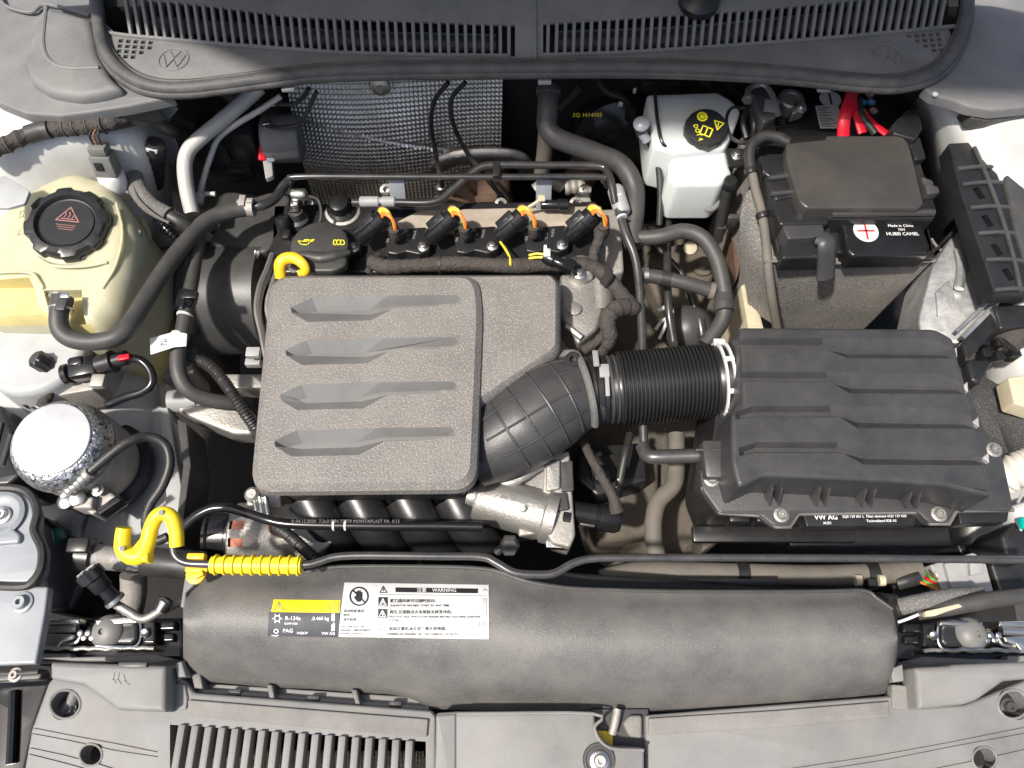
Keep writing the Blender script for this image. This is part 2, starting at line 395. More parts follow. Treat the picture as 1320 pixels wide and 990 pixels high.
# longitudinal rail beside the engine, strut-tower pressings
rail = mk('chassis_rail', [bev(slab([(150, 540), (205, 520), (238, 560), (230, 640), (205, 720), (95, 725), (120, 640)], .43, .405, .004, 6), 0),
      slab([(205, 525), (216, 525), (236, 640), (222, 722), (205, 722), (214, 640)], .445, .40, .002)], 'body_shade_grey', body)
mk('rail_flange', slab([(228, 540), (240, 545), (246, 600), (232, 700), (224, 700), (236, 600)], .46, .38, .001, 2), 'dark_plastic', rail)
mk('pressing', [slab([(85, 735), (92, 670), (108, 640), (118, 642), (103, 675), (98, 735)], .438, .40, .003)], 'body_shade_grey', rail)
mk('strut_tower', [prism([Vector((P(45, 450, .58).x+cos(a)*.075, P(45, 450, .58).y+sin(a)*.075)) for a in [2*pi*i/32 for i in range(32)]], .585, .45, .012, 4, .01)], 'body_shade_grey', body)
mk('wing_bracket', [slab([(-20, 232), (6, 226), (38, 246), (32, 262), (10, 268), (-20, 268)], .70, .695, .001, 3)], 'body_shade_grey', body)
# ================================================================ scuttle / cowl with its grilles
cowl = thing('cowl_cover', 'grey plastic windscreen cowl with slotted air grilles above the rubber seal', 'cowl', P(660, 80, .74))
def interp(tab, x):
    for (a, u), (b, v) in zip(tab, tab[1:]):
        if x <= b: return u+(v-u)*(x-a)/(b-a)
    return tab[-1][1]
BOT = [(150, 44), (165, 46), (300, 58), (440, 68), (560, 71), (663, 72), (702, 71), (800, 68), (880, 63), (980, 56), (1080, 48), (1190, 38), (1222, 34)]
TOP = [(140, -14), (187, 0), (233, 3), (300, 11), (367, 20), (440, 24), (560, 28), (663, 32), (702, 30), (780, 25), (880, 18), (980, 12), (1080, 2), (1130, -4), (1230, -14)]
SEAL = [(124, -40), (124, 0), (126, 20), (133, 62), (155, 92), (190, 111), (235, 115), (300, 108), (400, 95), (500, 91), (660, 89), (800, 88), (900, 90), (1013, 97), (1113, 107), (1163, 107), (1207, 92), (1233, 60), (1246, 17), (1247, -40)]
ZC = .745
def slope(x, y):                                    # the grille rises towards the glass
    return ZC
low = [P(x, y, ZC) for x, y in SEAL[2:-2]]; up_ = [P(x, interp(BOT, x), ZC) for x in (1222, 1190, 1080, 980, 880, 800, 702, 663, 560, 440, 300, 165, 150)]
holes = []
for r in range(4):
    for c in range(5):
        x, y = 156+c*9.6-r*1.2, 52.5+r*6.6+c*.6
        if c < 5-r*.8: holes.append(box(P(x, y, ZC), (M(x, y, ZC, 6), M(x, y, ZC, 6.2), .05), b=0))
        x, y = 1209-c*9.3+r*1.5, 44+r*6.8+c*.6
        if c < 5-r*1.1: holes.append(box(P(x, y, ZC), (M(x, y, ZC, 6), M(x, y, ZC, 6.2), .05), b=0))
hv = []; hf = []
for g in holes:
    k = len(hv); hv += g[0]; hf += [tuple(i+k for i in f) for f in g[1]]
gut = [Vector(v[:2]) for v in low+up_]
mk('gutter_panel', prism(gut, ZC, ZC-.006, .0012, 2), 'cowl_plastic', cowl, cutters=[(hv, hf)])
rows = []
xs = [140+i*(1090/40) for i in range(41)]
upper = sheet([[P(x, interp(TOP, x)+1, ZC+.032) for x in xs], [P(x, interp(TOP, x)-9, ZC+.036) for x in xs], [P(x, interp(TOP, x)-60, ZC+.045) for x in xs]])
mk('upper_panel', solidify(upper, .004), 'cowl_plastic', cowl)
mk('cavity_shade_sheet', sheet([[P(x, interp(BOT, x)+4, ZC-.06) for x in xs], [P(x, interp(TOP, x)-15, ZC-.06) for x in xs]]), 'gap_shade_dirt', cowl)  # near-black sheet colour stands in for the shaded cavity under the slats
mk('wiper_linkage', [tube([P(200, 30, ZC-.035), P(420, 48, ZC-.035), P(640, 55, ZC-.03)], .012, 8, 6), tube([P(720, 52, ZC-.035), P(900, 44, ZC-.03), P(1180, 15, ZC-.035)], .014, 8, 6)], 'dark_plastic', cowl)
mk('frame_bar', [tube([P(x, interp(BOT, x), ZC+.001) for x in xs[:20]], .0032, 8, 2), tube([P(x, interp(BOT, x), ZC+.001) for x in xs[20:]], .0032, 8, 2)], 'cowl_plastic', cowl)
bridge = [P(664, 74, ZC), P(700, 73, ZC), P(700, 28, ZC+.034), P(664, 30, ZC+.034)]
mk('centre_bridge', [solidify((bridge, [(0, 1, 2, 3)]), .005), tube([P(690, 75, ZC+.002), P(690, 29, ZC+.036), P(690, 0, ZC+.04)], .0022, 6, 2, False)], 'cowl_plastic', cowl)
def slat_at(x):
    xt = x-9*(660-x)/500; a = P(x, interp(BOT, x), ZC); b = P(xt, interp(TOP, xt), ZC+.032)
    return a, b
for x0, n, p in ((170, 45, 11.05), (706, 47, 10.95)):
    for i in range(n):
        x = x0+i*p; a, b = slat_at(x); L = (b-a).length; w = M(x, 50, ZC, 4.4)
        mk('slat', box((a+b)/2, (w, .008, L), b-a, (1, 0, 0), b=.0008, seg=1), 'cowl_plastic', cowl)
for cx, cy in ((224, 77), (1144, 72)):
    r = M(cx, cy, ZC, 19); o = P(cx, cy, ZC)
    g = [tube([o+Vector((cos(a)*r, sin(a)*r, .0004)) for a in [2*pi*i/24 for i in range(25)]], .0011, 6, 1)]
    f = lambda u, v: o+Vector((u*r, v*r, .0005))
    for pl in ([(-.35, .75), (0, .1), (.35, .75)], [(-.75, .4), (-.35, -.7), (0, 0), (.35, -.7), (.75, .4)]):
        g.append(tube([f(u, v) for u, v in pl], .001, 6, 1, False))
    mk('emblem', g, 'cowl_plastic', cowl)
mk('wiper_pivot', [lathe([(.03, 0), (.03, .012), (.022, .018), (.012, .022), (.012, .03)], P(900, 4, ZC+.036), (0, -.2, 1), 24)], 'black_plastic', cowl)
# outer corner covers
lc = thing('cowl_corner_cover', 'grey plastic corner panel with stepped recess beside the cowl, behind the coolant tank', 'trim panel', P(60, 90, .74))
mk('panel', slab([(-60, -60), (118, -60), (120, 20), (128, 65), (150, 100), (188, 120), (225, 124), (167, 136), (117, 144), (77, 149), (33, 146), (-5, 131), (-60, 90)], .742, .725, .004, 4), 'cowl_plastic', lc)
mk('raised_step', slab([(46, 18), (62, 6), (116, 22), (124, 66), (140, 96), (158, 112), (130, 120), (100, 124), (62, 118), (36, 102), (29, 76)], .758, .741, .012, 8, nb=4), 'cowl_plastic', lc)
mk('recess_edge', tube([P(x, y, .757) for x, y in [(60, 8), (56, 55), (64, 78), (86, 88), (128, 88)]], .0035, 8, 6), 'cowl_plastic', lc)
mk('skirt', slab([(120, 140), (165, 134), (200, 129), (205, 140), (160, 150), (128, 156)], .722, .70, .002, 3), 'dark_plastic', lc)
mk('upper_lip', tube([P(x, y, .748) for x, y in [(0, -5), (8, 8), (40, 16), (60, 6), (116, 20)]], .003, 8, 6), 'cowl_plastic', lc)
rc = thing('cowl_corner_cover', 'dark grey plain plastic corner panel beside the cowl, behind the ribbed connector rail', 'trim panel', P(1290, 90, .74))
mk('panel', slab([(1380, -60), (1252, -60), (1252, 20), (1240, 62), (1213, 98), (1190, 112), (1203, 122), (1233, 130), (1250, 137), (1282, 142), (1320, 138), (1380, 130)], .742, .725, .004, 4), 'cowl_plastic', rc)
mk('skirt', slab([(1243, 136), (1282, 143), (1330, 139), (1330, 145), (1275, 156), (1252, 152)], .722, .70, .002, 3), 'dark_plastic', rc)
mk('clip', lathe([(.004, 0), (.004, .002), (.002, .003)], P(1205, 122, .742), (0, 0, 1), 12), 'white_plastic', rc)
# rubber bonnet seal
seal = thing('bonnet_seal', 'long black rubber bonnet seal running along the front edge of the cowl', 'seal', P(660, 92, .73))
zs = .752
mk('seal_bulb', tube([P(x, y-1, zs) for x, y in SEAL], .0095, 12, 8), 'seal_rubber', seal)
sc = lambda k: [P(660+(x-660)*(1+k*.0007), y+k, zs-.006) for x, y in SEAL]
mk('seal_lip', tube(sc(7), .0068, 10, 8), 'seal_rubber', seal)
mk('seal_lip', tube([P(660+(x-660)*.992, y-9, zs-.004) for x, y in SEAL], .0045, 8, 8), 'seal_rubber', seal)
for x in (372, 702, 1062):
    y = interp([(360, 115), (702, 105), (1075, 115)], x)
    mk('clip', box(P(x, y, .735), (M(x, y, .73, 17), .008, .006), b=.001), 'grey_plastic', seal)
# ================================================================ heat shield on the firewall
hs = thing('heat_shield', 'dimpled aluminium foil heat shield on the firewall behind the engine', 'heat shield', PY(520, 220, YF-.03))
nx, nz = 300, 190; rows = []
top = PY(520, 98, YF-.02).z; botz = PY(450, 262, YF-.02).z; xl = PY(384, 150, YF-.02).x; xr = PY(649, 150, YF-.02).x
for j in range(nz+1):
    row = []; v = j/nz
    for i in range(nx+1):
        u = i/nx; x = xl+(xr-xl)*u; z = top+(botz-top)*v
        bulge = .018*sin(pi*min(1, v*1.1))+.012*sin(u*5)*sin(v*4)-.012*max(0, (u-.3)*(1 if v < .18+.3*u else 0))
        cell = .0150; dm = .0022*cos(2*pi*(x+z)/cell)*cos(2*pi*(x-z)/cell)
        flat = 1 if abs(v-(.20+.25*u)) > .012 else .1
        row.append(Vector((x-.012*v*u, YF-.012-bulge-dm*flat-.10*v, z)))
    rows.append(row)
g = sheet(rows); nfx = nx+1
keep = [f for f in g[1] if not ((f[0] % nfx)/nx > .66 and (f[0]//nfx)/nz > .70)]
mk('foil_sheet', (g[0], keep), 'foil', hs, smooth=60)
for x, y in ((490, 112), (500, 203), (536, 147)):
    mk('washer', lathe([(.016, 0), (.016, .002), (.007, .004), (.007, .008)], PY(x, y, YF-.032), (0, -1, .2), 20), 'foil', hs)
mk('exhaust_collar', tube([PY(x, y, YF-.07) for x, y in [(545, 236), (560, 216), (590, 203), (640, 200), (668, 204), (682, 222)]], .011, 10, 6, flat=1.6), 'foil', hs)
# ================================================================ engine cover
ec = thing('engine_cover', 'large grainy grey plastic engine cover with four long sculpted grooves', 'engine cover', P(480, 600, .55))
ZE = .62
G0 = [(375, 396), (402, 384), (500, 381), (588, 380), (594, 384), (594, 390), (566, 395), (508, 397), (478, 413), (396, 415), (376, 403)]
F0 = [(387, 400), (406, 395.5), (472, 394.5), (505, 388.5), (584, 386.5), (588, 387), (588, 388.5), (566, 391), (505, 392.5), (474, 400), (404, 402)]
cut_v = []; cut_f = []
def groove(out, fl, z, d, tilt=None):
    a = px2(out, z); b = px2(fl, z); n = len(a)
    V = [p+Vector((0, 0, .01)) for p in a]+[p for p in a]+[Vector((p.x, p.y, z-d)) for p in b]
    F = [tuple(range(n-1, -1, -1)), tuple(2*n+i for i in range(n))]
    for r in range(2):
        for i in range(n): F.append((r*n+i, r*n+(i+1) % n, (r+1)*n+(i+1) % n, (r+1)*n+i))
    return V, F
cuts = []
for k in range(4):
    fx = lambda x: (594-2.7*k)-(594-x)*(1+.02*k); dy = (0, 55, 112.5, 172)[k]; fy = lambda y: 397+dy+(y-397)*(1+.03*k)
    cuts.append(groove([(fx(x), fy(y)) for x, y in G0], [(fx(x), fy(y)) for x, y in F0], ZE, .0135))
main = roundpoly(px2([(348, 352), (616, 351), (622, 400), (613, 629), (320, 632), (335, 480)], ZE), M(480, 500, ZE, 30), 6)
def rim_gap(c):
    return min((mgeo.intersect_point_line(Vector((c.x, c.y)), main[i-1], main[i])[0]-Vector((c.x, c.y))).length if 0 <= mgeo.intersect_point_line(Vector((c.x, c.y)), main[i-1], main[i])[1] <= 1 else (main[i]-Vector((c.x, c.y))).length for i in range(len(main)))
mk('main_panel', bev(prism(main, ZE, ZE-.02, .0085, 1, .002), 0), 'cover_grain', ec, cutters=cuts, smooth=9, mat2=('groove_plastic', lambda c: ZE-.015 < c.z < ZE-.0003 and rim_gap(c) > .013))
side = roundpoly(px2([(560, 352), (712, 351), (722, 362), (722, 450), (700, 464), (624, 516), (560, 540)], .607), M(680, 400, .6, 18), 5)
mk('side_panel', prism(side, .607, .585, .007, 1, .002), 'cover_grain', ec)
mk('skirt', prism(inset(main, .006), ZE-.019, .50, .002, 2, -.012), 'black_plastic', ec)
# engine block under it
eng = thing('engine_block', 'grey cast engine with dark plastic cylinder head cover beneath the engine cover', 'engine', P(540, 500, .3))
mk('cylinder_head', slab([(345, 300), (770, 290), (775, 420), (700, 500), (340, 560)], .49, .2, .006, 8), 'cast_dull', eng)
mk('head_cover', slab([(350, 262), (770, 258), (775, 300), (772, 352), (345, 352)], .525, .45, .006, 6), 'black_plastic', eng)
mk('head_rim', slab([(512, 284), (540, 270), (600, 268), (776, 264), (778, 288), (690, 294), (512, 300)], .534, .47, .005, 4), 'head_dust', eng)
for x, y in ((400, 268), (500, 250), (646, 268), (741, 267), (753, 250)):
    mk('boss', lathe([(M(x, y, .52, 9), 0), (M(x, y, .52, 8), .02), (M(x, y, .52, 4), .021), (M(x, y, .52, 3.5), .012)], P(x, y, .505), (0, -.3, 1), 16), 'cast', eng)
mk('rear_housing', [slab([(752, 270), (800, 268), (805, 350), (770, 360), (745, 330)], .49, .3, .006, 5), slab([(740, 250), (756, 240), (764, 262), (764, 340), (748, 340)], .52, .4, .004, 4)], 'cast_dull', eng)
mk('thermostat_housing', [slab([(722, 352), (772, 350), (778, 402), (770, 425), (745, 444), (724, 410)], .545, .4, .006, 6), lathe([(.022, 0), (.022, .018), (.017, .022)], P(748, 352, .545), (0, 0, 1), 24),
     lathe([(.011, 0), (.011, .006), (.006, .007)], P(740, 400, .545), (0, 0, 1), 20), tube([P(730, 420, .548), P(750, 436, .548)], .006, 8, 3),
     tube([P(774, 365, .53), P(776, 405, .53)], .02, 12, 4)], 'cast', eng)
for (x, y) in ((779, 373), (770, 366)): bolt(x, y, .54, 5, eng, axis=(1, -.2, .2))
# intake manifold below the front of the cover
mks('intake_runner', [tube([P(x, 640, .47), P(x+22, 680, .455), P(x+50, 716, .40)], .034, 14, 5) for x in (400, 462, 524, 586)], 'black_plastic', eng)
mk('manifold_plenum', slab([(395, 690), (640, 690), (640, 735), (400, 735)], .38, .2, .01, 6, zref=.4), 'black_plastic', eng)
mks('bracket', [slab([(318, 630), (362, 632), (366, 668), (350, 676), (316, 668)], .47, .40, .004, 4), slab([(358, 650), (410, 648), (440, 668), (400, 676), (362, 676)], .46, .40, .004, 4)], 'cast', eng)
# ---- timing cover
tm = thing('timing_cover', 'dark barrel shaped plastic timing cover beside the engine cover', 'timing cover', P(300, 390, .35))
cxa = P(258, 385, .44); L = M(300, 385, .5, 96); rr = .098
mk('barrel', lathe([(rr*.78, -.012), (rr*.84, -.006), (rr*.84, .008), (rr*.97, .010), (rr, .018), (rr, L), (rr*.9, L+.004)], cxa, (1, 0, 0), 64), 'dark_plastic', tm)
mk('upper_flange', slab([(296, 262), (352, 246), (375, 252), (362, 300), (345, 325), (262, 335), (276, 295)], .525, .44, .005, 8), 'dark_plastic', tm)
mk('tab', [box(P(327, 455, .535), (M(327, 455, .53, 18), .016, .012), b=.002), box(P(327, 468, .51), (M(327, 455, .53, 20), .012, .014), b=.002)], 'grey_plastic', tm)
for x, y, z in ((334, 326, .545),): bolt(x, y, z, 8, tm, axis=(-1, 0, .5))
mk('cast_edge', [tube([P(x, y, z) for x, y, z in [(352, 330, .535), (345, 350, .54), (336, 372, .545), (332, 400, .545), (338, 430, .54), (346, 470, .53)]], .0055, 8, 6, flat=1.8),
                 tube([P(x, y, z) for x, y, z in [(360, 340, .53), (352, 365, .54), (345, 390, .54), (346, 420, .53)]], .0045, 8, 6)], 'cast', tm)
mk('lower_bracket', [slab([(285, 482), (340, 482), (338, 500), (290, 500)], .46, .42, .002), slab([(225, 510), (250, 505), (320, 522), (325, 560), (300, 560), (250, 540), (228, 530)], .44, .40, .006, 5)], 'cast', tm)
mk('idler', lathe([(.02, 0), (.02, .045), (.016, .048)], P(220, 518, .43), (1, .1, 0), 24), 'grey_plastic', tm)
# pump side, water pump tubes to the left of the timing cover
wp = thing('pump_bracket', 'dusty dark cast bracket between timing cover and wing rail', 'bracket', P(225, 400, .3))
mk('casting', [slab([(190, 360), (235, 330), (262, 345), (262, 440), (240, 470), (205, 465), (200, 430), (185, 425), (205, 400)], .44, .25, .008, 6)], 'dark_plastic', wp)
mk('arm', [tube([P(185, 428, .46), P(205, 420, .47), P(222, 390, .48), (P(232, 365, .48))], .008, 8, 5, flat=.7), slab([(200, 452), (240, 448), (250, 480), (206, 488)], .43, .35, .004, 4)], 'cast_dull', wp)
mk('ribbed_body', [lathe([(.018, i*.009) if i % 2 else (.0155, i*.009) for i in range(12)], P(238, 430, .49), (.2, 1, .05), 20)], 'dark_plastic', wp)
# ---- alternator
al = thing('alternator', 'cast alternator with black pulley and copper windings under the hoses', 'alternator', P(340, 690, .3))
ax = P(274, 690, .44); ra = .045; La = M(340, 690, .45, 150)
mk('pulley', lathe([(ra*.7, -.004), (ra, 0), (ra, .004), (ra*.9, .007), (ra*.9, .03), (ra*.97, .033), (ra*.97, .042)], ax, (1, 0, 0), 40), 'black_gloss', al)
cuts = []
for i in range(3):
    for k in range(3):
        a = radians(35+k*30); cuts.append(box(ax+Vector((.052+.0*i, -cos(a)*ra*1.06, sin(a)*ra*1.06)), (.022, .013, .02), (0, -cos(a), sin(a)), (1, 0, 0), b=0)) if i == 0 else None
mk('housing', lathe([(ra*.98, .036), (ra*1.08, .04), (ra*1.08, .09), (ra*1.03, .093), (ra*1.03, La*.8), (ra*.8, La)], ax, (1, 0, 0), 48), 'cast', al, cutters=cuts)
mk('winding', lathe([(ra*.96, .042), (ra*.99, .045), (ra*.99, .065), (ra*.96, .068)], ax, (1, 0, 0), 40), 'copper', al)
mk('regulator', [slab([(372, 676), (425, 668), (428, 700), (400, 722), (378, 716)], .475, .44, .004, 4)], 'cast_dull', al)
mk('lead', tube([P(345, 664, .49), P(348, 684, .49), (P(360, 692, .488)), P(372, 690, .486)], .0018, 6, 6), 'wire_brown', al)
# ---- gearbox to the right
gb = thing('gearbox', 'dusty cast gearbox housing deep in the bay right of the engine', 'gearbox', P(860, 500, .15))
mk('bell_housing', [slab([(780, 300), (860, 270), (930, 330), (950, 480), (930, 700), (860, 730), (770, 680), (740, 560), (760, 420)], .33, .1, .03, 20)], 'gearbox', gb)
mk('selector_cover', [slab([(835, 320), (905, 308), (925, 345), (905, 392), (850, 392), (830, 350)], .385, .3, .01, 8), lathe([(.02, 0), (.02, .006), (.012, .008), (.012, .02)], P(905, 345, .385), (0, 0, 1), 20)], 'gearbox', gb)
mk('rib', [tube([P(780, 470+i*22, .335), P(940, 455+i*22, .335)], .006, 6, 3) for i in range(4)], 'gearbox', gb)
mk('sunlit_cap', lathe([(.013, 0), (.013, .004), (.009, .006)], P(889, 320, .388), (0, -.3, 1), 20, ), 'cream', gb)  # cream colour stands for the warm sunlit spot on the cap
mk('breather_dome', lathe([(.045, 0), (.043, .02), (.033, .036), (.015, .044), (.004, .046)], P(885, 425, .39), (-.1, -.3, 1), 28), 'dark_plastic', gb)
mk('lever', [tube([P(848, 400, .42), P(862, 396, .425), P(868, 408, .42)], .004, 8, 4), tube([P(845, 425, .42), P(852, 415, .425), P(860, 412, .425), P(850, 437, .42)], .003, 8, 4)], 'white_plastic', gb)
mk('lower_casting', [slab([(760, 600), (850, 590), (850, 690), (770, 700)], .36, .2, .012, 8), slab([(905, 640), (915, 610), (935, 618), (925, 700), (905, 712)], .40, .2, .006)], 'gearbox', gb)
mk('mount_rubber', [slab([(800, 720), (880, 700), (905, 722), (900, 750), (810, 752)], .30, .2, .01, 6)], 'core', gb)
# ---- exhaust at the back
ex = thing('exhaust_manifold', 'rusty brown exhaust manifold and flange behind the cylinder head', 'exhaust', P(640, 240, .35))
mk('flange_pipe', [lathe([(.034, 0), (.036, .004), (.036, .012), (.031, .014), (.031, .05)], P(637, 262, .44), (0, .9, .6), 28), tube([P(560, 268, .47), P(572, 258, .485), P(590, 262, .47), P(612, 275, .45)], .013, 10, 6), tube([P(545, 290, .47), P(552, 270, .48), P(566, 264, .48)], .011, 10, 6)], 'rust', ex)
mks('cat_shield', [lathe([(.06, 0), (.062, .05), (.05, .075), (.025, .085)], P(620, 240, .36), (0, 0, 1), 32), lathe([(.028, 0), (.03, .05), (.02, .06)], P(742, 240, .44), (.3, .1, 1), 24)], 'rust', ex)
mk('hose_stub', [tube([P(690, 246, .47), P(708, 234, .48), P(724, 240, .47)], .013, 10, 5), lathe([(.016, i*.006) if i % 2 else (.013, i*.006) for i in range(7)], P(728, 242, .47), (1, .1, .1), 18)], 'cast_dull', ex)
sens = thing('oxygen_sensor', 'oxygen sensor with thin dark cable at the battery side of the foil shield', 'sensor', P(650, 262, .45))
mk('cable', tube([PY(600, 106, YF-.06), PY(582, 128, YF-.06), PY(584, 158, YF-.07), PY(598, 190, YF-.08), P(618, 218, .58), P(640, 245, .53), P(655, 263, .50)], .0042, 8, 8), 'rubber', sens)
mk('body', lathe([(.006, 0), (.006, .02), (.008, .021), (.008, .028)], P(656, 266, .485), (-.5, .4, .6), 12), 'zinc', sens)
sens2 = thing('oxygen_sensor', 'oxygen sensor with pale zinc tip, its thin dark cable against the foil shield', 'sensor', P(570, 250, .45))
mk('cable', tube([PY(578, 106, YF-.06), PY(560, 130, YF-.06), PY(556, 158, YF-.065), PY(560, 190, YF-.075), P(566, 222, .56), P(570, 240, .53)], .0042, 8, 8), 'rubber', sens2)
mk('body', lathe([(.008, 0), (.008, .02), (.01, .021), (.01, .028), (.005, .032)], P(570, 258, .485), (0, .3, 1), 12), 'zinc', sens2)
# ---- ignition coils
def coil(cx, k, label):
    cy = 314-k*1.2; z = .545; t = thing('ignition_coil', label, 'ignition coil', P(cx, cy, .5), 'ignition coils along the cylinder head')
    X = lambda dx, dy: (cx+dx, cy+dy)
    mk('body', slab([X(-32, -18), X(22, -22), X(30, -12), X(27, 8), X(14, 14), X(-4, 10), X(-16, 14), X(-28, 12)], z, .50, .003, 3), 'black_plastic', t)
    mk('skirt', slab([X(-30, 12), X(24, 12), X(22, 26), X(-26, 24)], z-.022, .47, .003, 3), 'black_plastic', t)
    bolt(cx+19, cy+4, z, 7.5, t)
    o = P(cx-28, cy-2, z); e = P(cx+2, cy-6, z); ux = (e-o).normalized(); uy = Vector((0, 0, 1)).cross(ux)
    s = M(cx, cy, z); fn = plane_fn(o, ux, uy, .0008)
    rot = lambda u, v: fn(u*cos(.25)-v*sin(.25), u*sin(.25)+v*cos(.25))
    it = []
    for i in range(5): it.append((['04E 905', '110 AB', '12 V', 'IC 20', 'MADE'][i], s*5.2, s*(2+i*8.5), s*(9-(i % 2)*2), 'LEFT'))
    f2 = lambda u, v: fn(u, v)
    gs = []
    for st, sz, u, v, al in it:
        V, F = text2d(st, sz, al); gs.append(([fn(u-q.y*.95+q.x*.25, v-6*s+q.x*.9-s*4) for q in V], F))
    mk('printed_text', gs, 'ink_grey', t, smooth=0, clean=False)
    # plug: lies at an angle, points up right
    a = P(cx+29, cy-8, .555); b = P(cx+58, cy-35, .585); d = (b-a); L = d.length; dn = d.normalized()
    mk('plug', [lathe([(.0125, -.004), (.0145, 0), (.0145, L*.62), (.0135, L*.64), (.0155, L*.66), (.0155, L), (.012, L+.003)], a, dn, 20)], 'black_gloss', t)
    side = dn.cross(Vector((0, 0, 1))).normalized(); upn = side.cross(dn)
    lp = mk('latch', [box(a+dn*L*.5-side*.007+upn*.013, (.017, .008, L*.62), dn, side, b=.001), box(a+dn*L*.5-side*.007+upn*.0165, (.006, .004, L*.25), dn, side, b=.0008)], 'black_plastic', t)
    for i, (m, off) in enumerate((('wire_orange', .006), ('wire_orange', .002), ('wire_yellow', -.002), ('wire_yellow', -.006), ('wire_brown', -.0085))):
        q = b+upn*(.004-abs(i-2)*.001)
        mk('wire', tube([b-dn*.006+side*off+upn*.006, b+dn*.008+side*off+upn*.012, b+dn*.015+side*(off+.010)+upn*.010, b+dn*.012+side*(off*.6+.021)+upn*.001, b+dn*.002+side*.026-upn*.012], .0026, 8, 5), m, t)
    mk('boot', tube([b+dn*.002+side*.024-upn*.008, b-dn*.006+side*.026-upn*.02, b-dn*.012+side*.024-upn*.03], [.009, .009, .008], 10, 4), 'tape', t)
coil(437, -1, 'black ignition coil plug half hidden behind the oil filler cap')
coil(527, 0, 'black printed ignition coil second along from the oil filler cap')
coil(616, 1, 'black printed ignition coil with bolt, third along from the oil filler cap')
coil(706, 2, 'black printed ignition coil furthest from the oil filler cap, next to the battery side pipes')
# ---- oil filler cap and dipstick
oc = thing('oil_filler_cap', 'black oil filler cap with yellow oil can symbol behind the engine cover', 'cap', P(412, 330, .54))
o = P(416, 327, .548); R = M(416, 326, .57, 38)
mk('cap_body', lathe([(R*.96, 0), (R, .003), (R, .018), (R*.97, .0225), (R*.9, .0245), (.002, .0255)], o, (0, 0, 1), 64), 'cap_plastic', oc)
gr = cr([P(377, 330, .574), P(396, 331, .576), P(414, 334, .577), P(430, 331, .577), P(453, 326, .575)], 8); fr = frames(gr)
mk('grip_bar', tube([P(379, 329, .574), P(396, 330, .576), P(414, 333, .577), P(432, 330, .577), P(451, 325, .575)], [.004, .009, .011, .0095, .004], 14, 8, flat=.9), 'cap_plastic', oc)
mk('grip_lobe', slab([(384, 332), (414, 335), (448, 329), (446, 342), (430, 350), (404, 350), (388, 344)], .579, .565, .005, 6), 'cap_plastic', oc)
s = M(412, 315, .572); fn = plane_fn(P(412, 313, .5732), (1, 0, 0), (0, 1, 0), .0006)
oilcan = [(-10, 3), (-8, 0), (-5, -3), (3, -3), (5, 1), (10, 3), (11, 5), (5, 3.4), (2, 2.2), (-6, 2.2)]
mk('printed_symbol', [stroke([(x*s-18*s, y*s) for x, y in oilcan], 1.3*s, fn, True), stroke([(-20*s, 4.3*s), (-14*s, 4.3*s)], 1.3*s, fn), stroke([(x*s, y*s) for x, y in [(18, -3), (18, 4), (30, 4), (32, 1), (32, -3)]], 1.3*s, fn, True), stroke([(22*s, -3*s), (22*s, 4*s)], 1.5*s, fn), stroke([(27*s, -3*s), (27*s, 4*s)], 1.5*s, fn)], 'ink_yellow', oc, smooth=0, clean=False)
dp = thing('dipstick', 'yellow oval dipstick handle at the corner of the engine cover', 'dipstick', P(375, 350, .55))
mk('ring_handle', tube([P(x, y, z) for x, y, z in [(362, 358, .575), (361, 342, .59), (367, 334, .595), (380, 333, .595), (391, 341, .592), (394, 350, .585), (386, 353, .58)]], [.009, .0095, .0095, .009, .008, .007, .006], 12, 6, flat=.8), 'yellow', dp)
mk('stem', lathe([(.006, 0), (.006, .02), (.004, .024)], P(378, 347, .565), (0, -.2, 1), 14), 'zinc', dp)
# ---- actuators and plugs behind the oil cap
cs = thing('camshaft_sensor_plug', 'black sensor plugs with metal clip behind the oil filler cap', 'connector', P(375, 290, .5))
mk('metal_clip', [lathe([(.008, 0), (.0095, .003), (.0095, .022), (.007, .025)], P(376, 251, .575), (1, -.05, .1), 18), box(P(380, 262, .565), (.012, .014, .008), b=.001)], 'zinc', cs)
mk('plug', [box(P(382, 268, .55), (.018, .03, .02), b=.003), lathe([(.011, 0), (.0125, .006), (.0125, .024), (.010, .03)], P(368, 300, .53), (0, .4, 1), 18), box(P(370, 304, .55), (.012, .016, .014), b=.002)], 'black_plastic', cs)
mk('solenoid', lathe([(.018, 0), (.018, .012), (.013, .016), (.012, .03)], P(386, 288, .525), (0, .1, 1), 22), 'dark_plastic', cs)
mk('sensor_wire', tube([P(398, 253, .575), P(410, 258, .57), P(414, 275, .56), P(411, 292, .55)], .003, 8, 6), 'rubber', cs)
vv = thing('vent_valve', 'round black ribbed vent valve on the head cover near the pipe elbow', 'valve', P(440, 268, .52))
mk('dome', [lathe([(.022, 0), (.024, .004), (.024, .010), (.018, .013), (.018, .024), (.015, .03), (.008, .032)], P(441, 272, .525), (0, -.15, 1), 28)], 'black_gloss', vv)
mk('ring', lathe([(.028, 0), (.03, .003), (.03, .010), (.026, .013)], P(443, 278, .515), (0, -.1, 1), 28), 'cast_dull', vv)
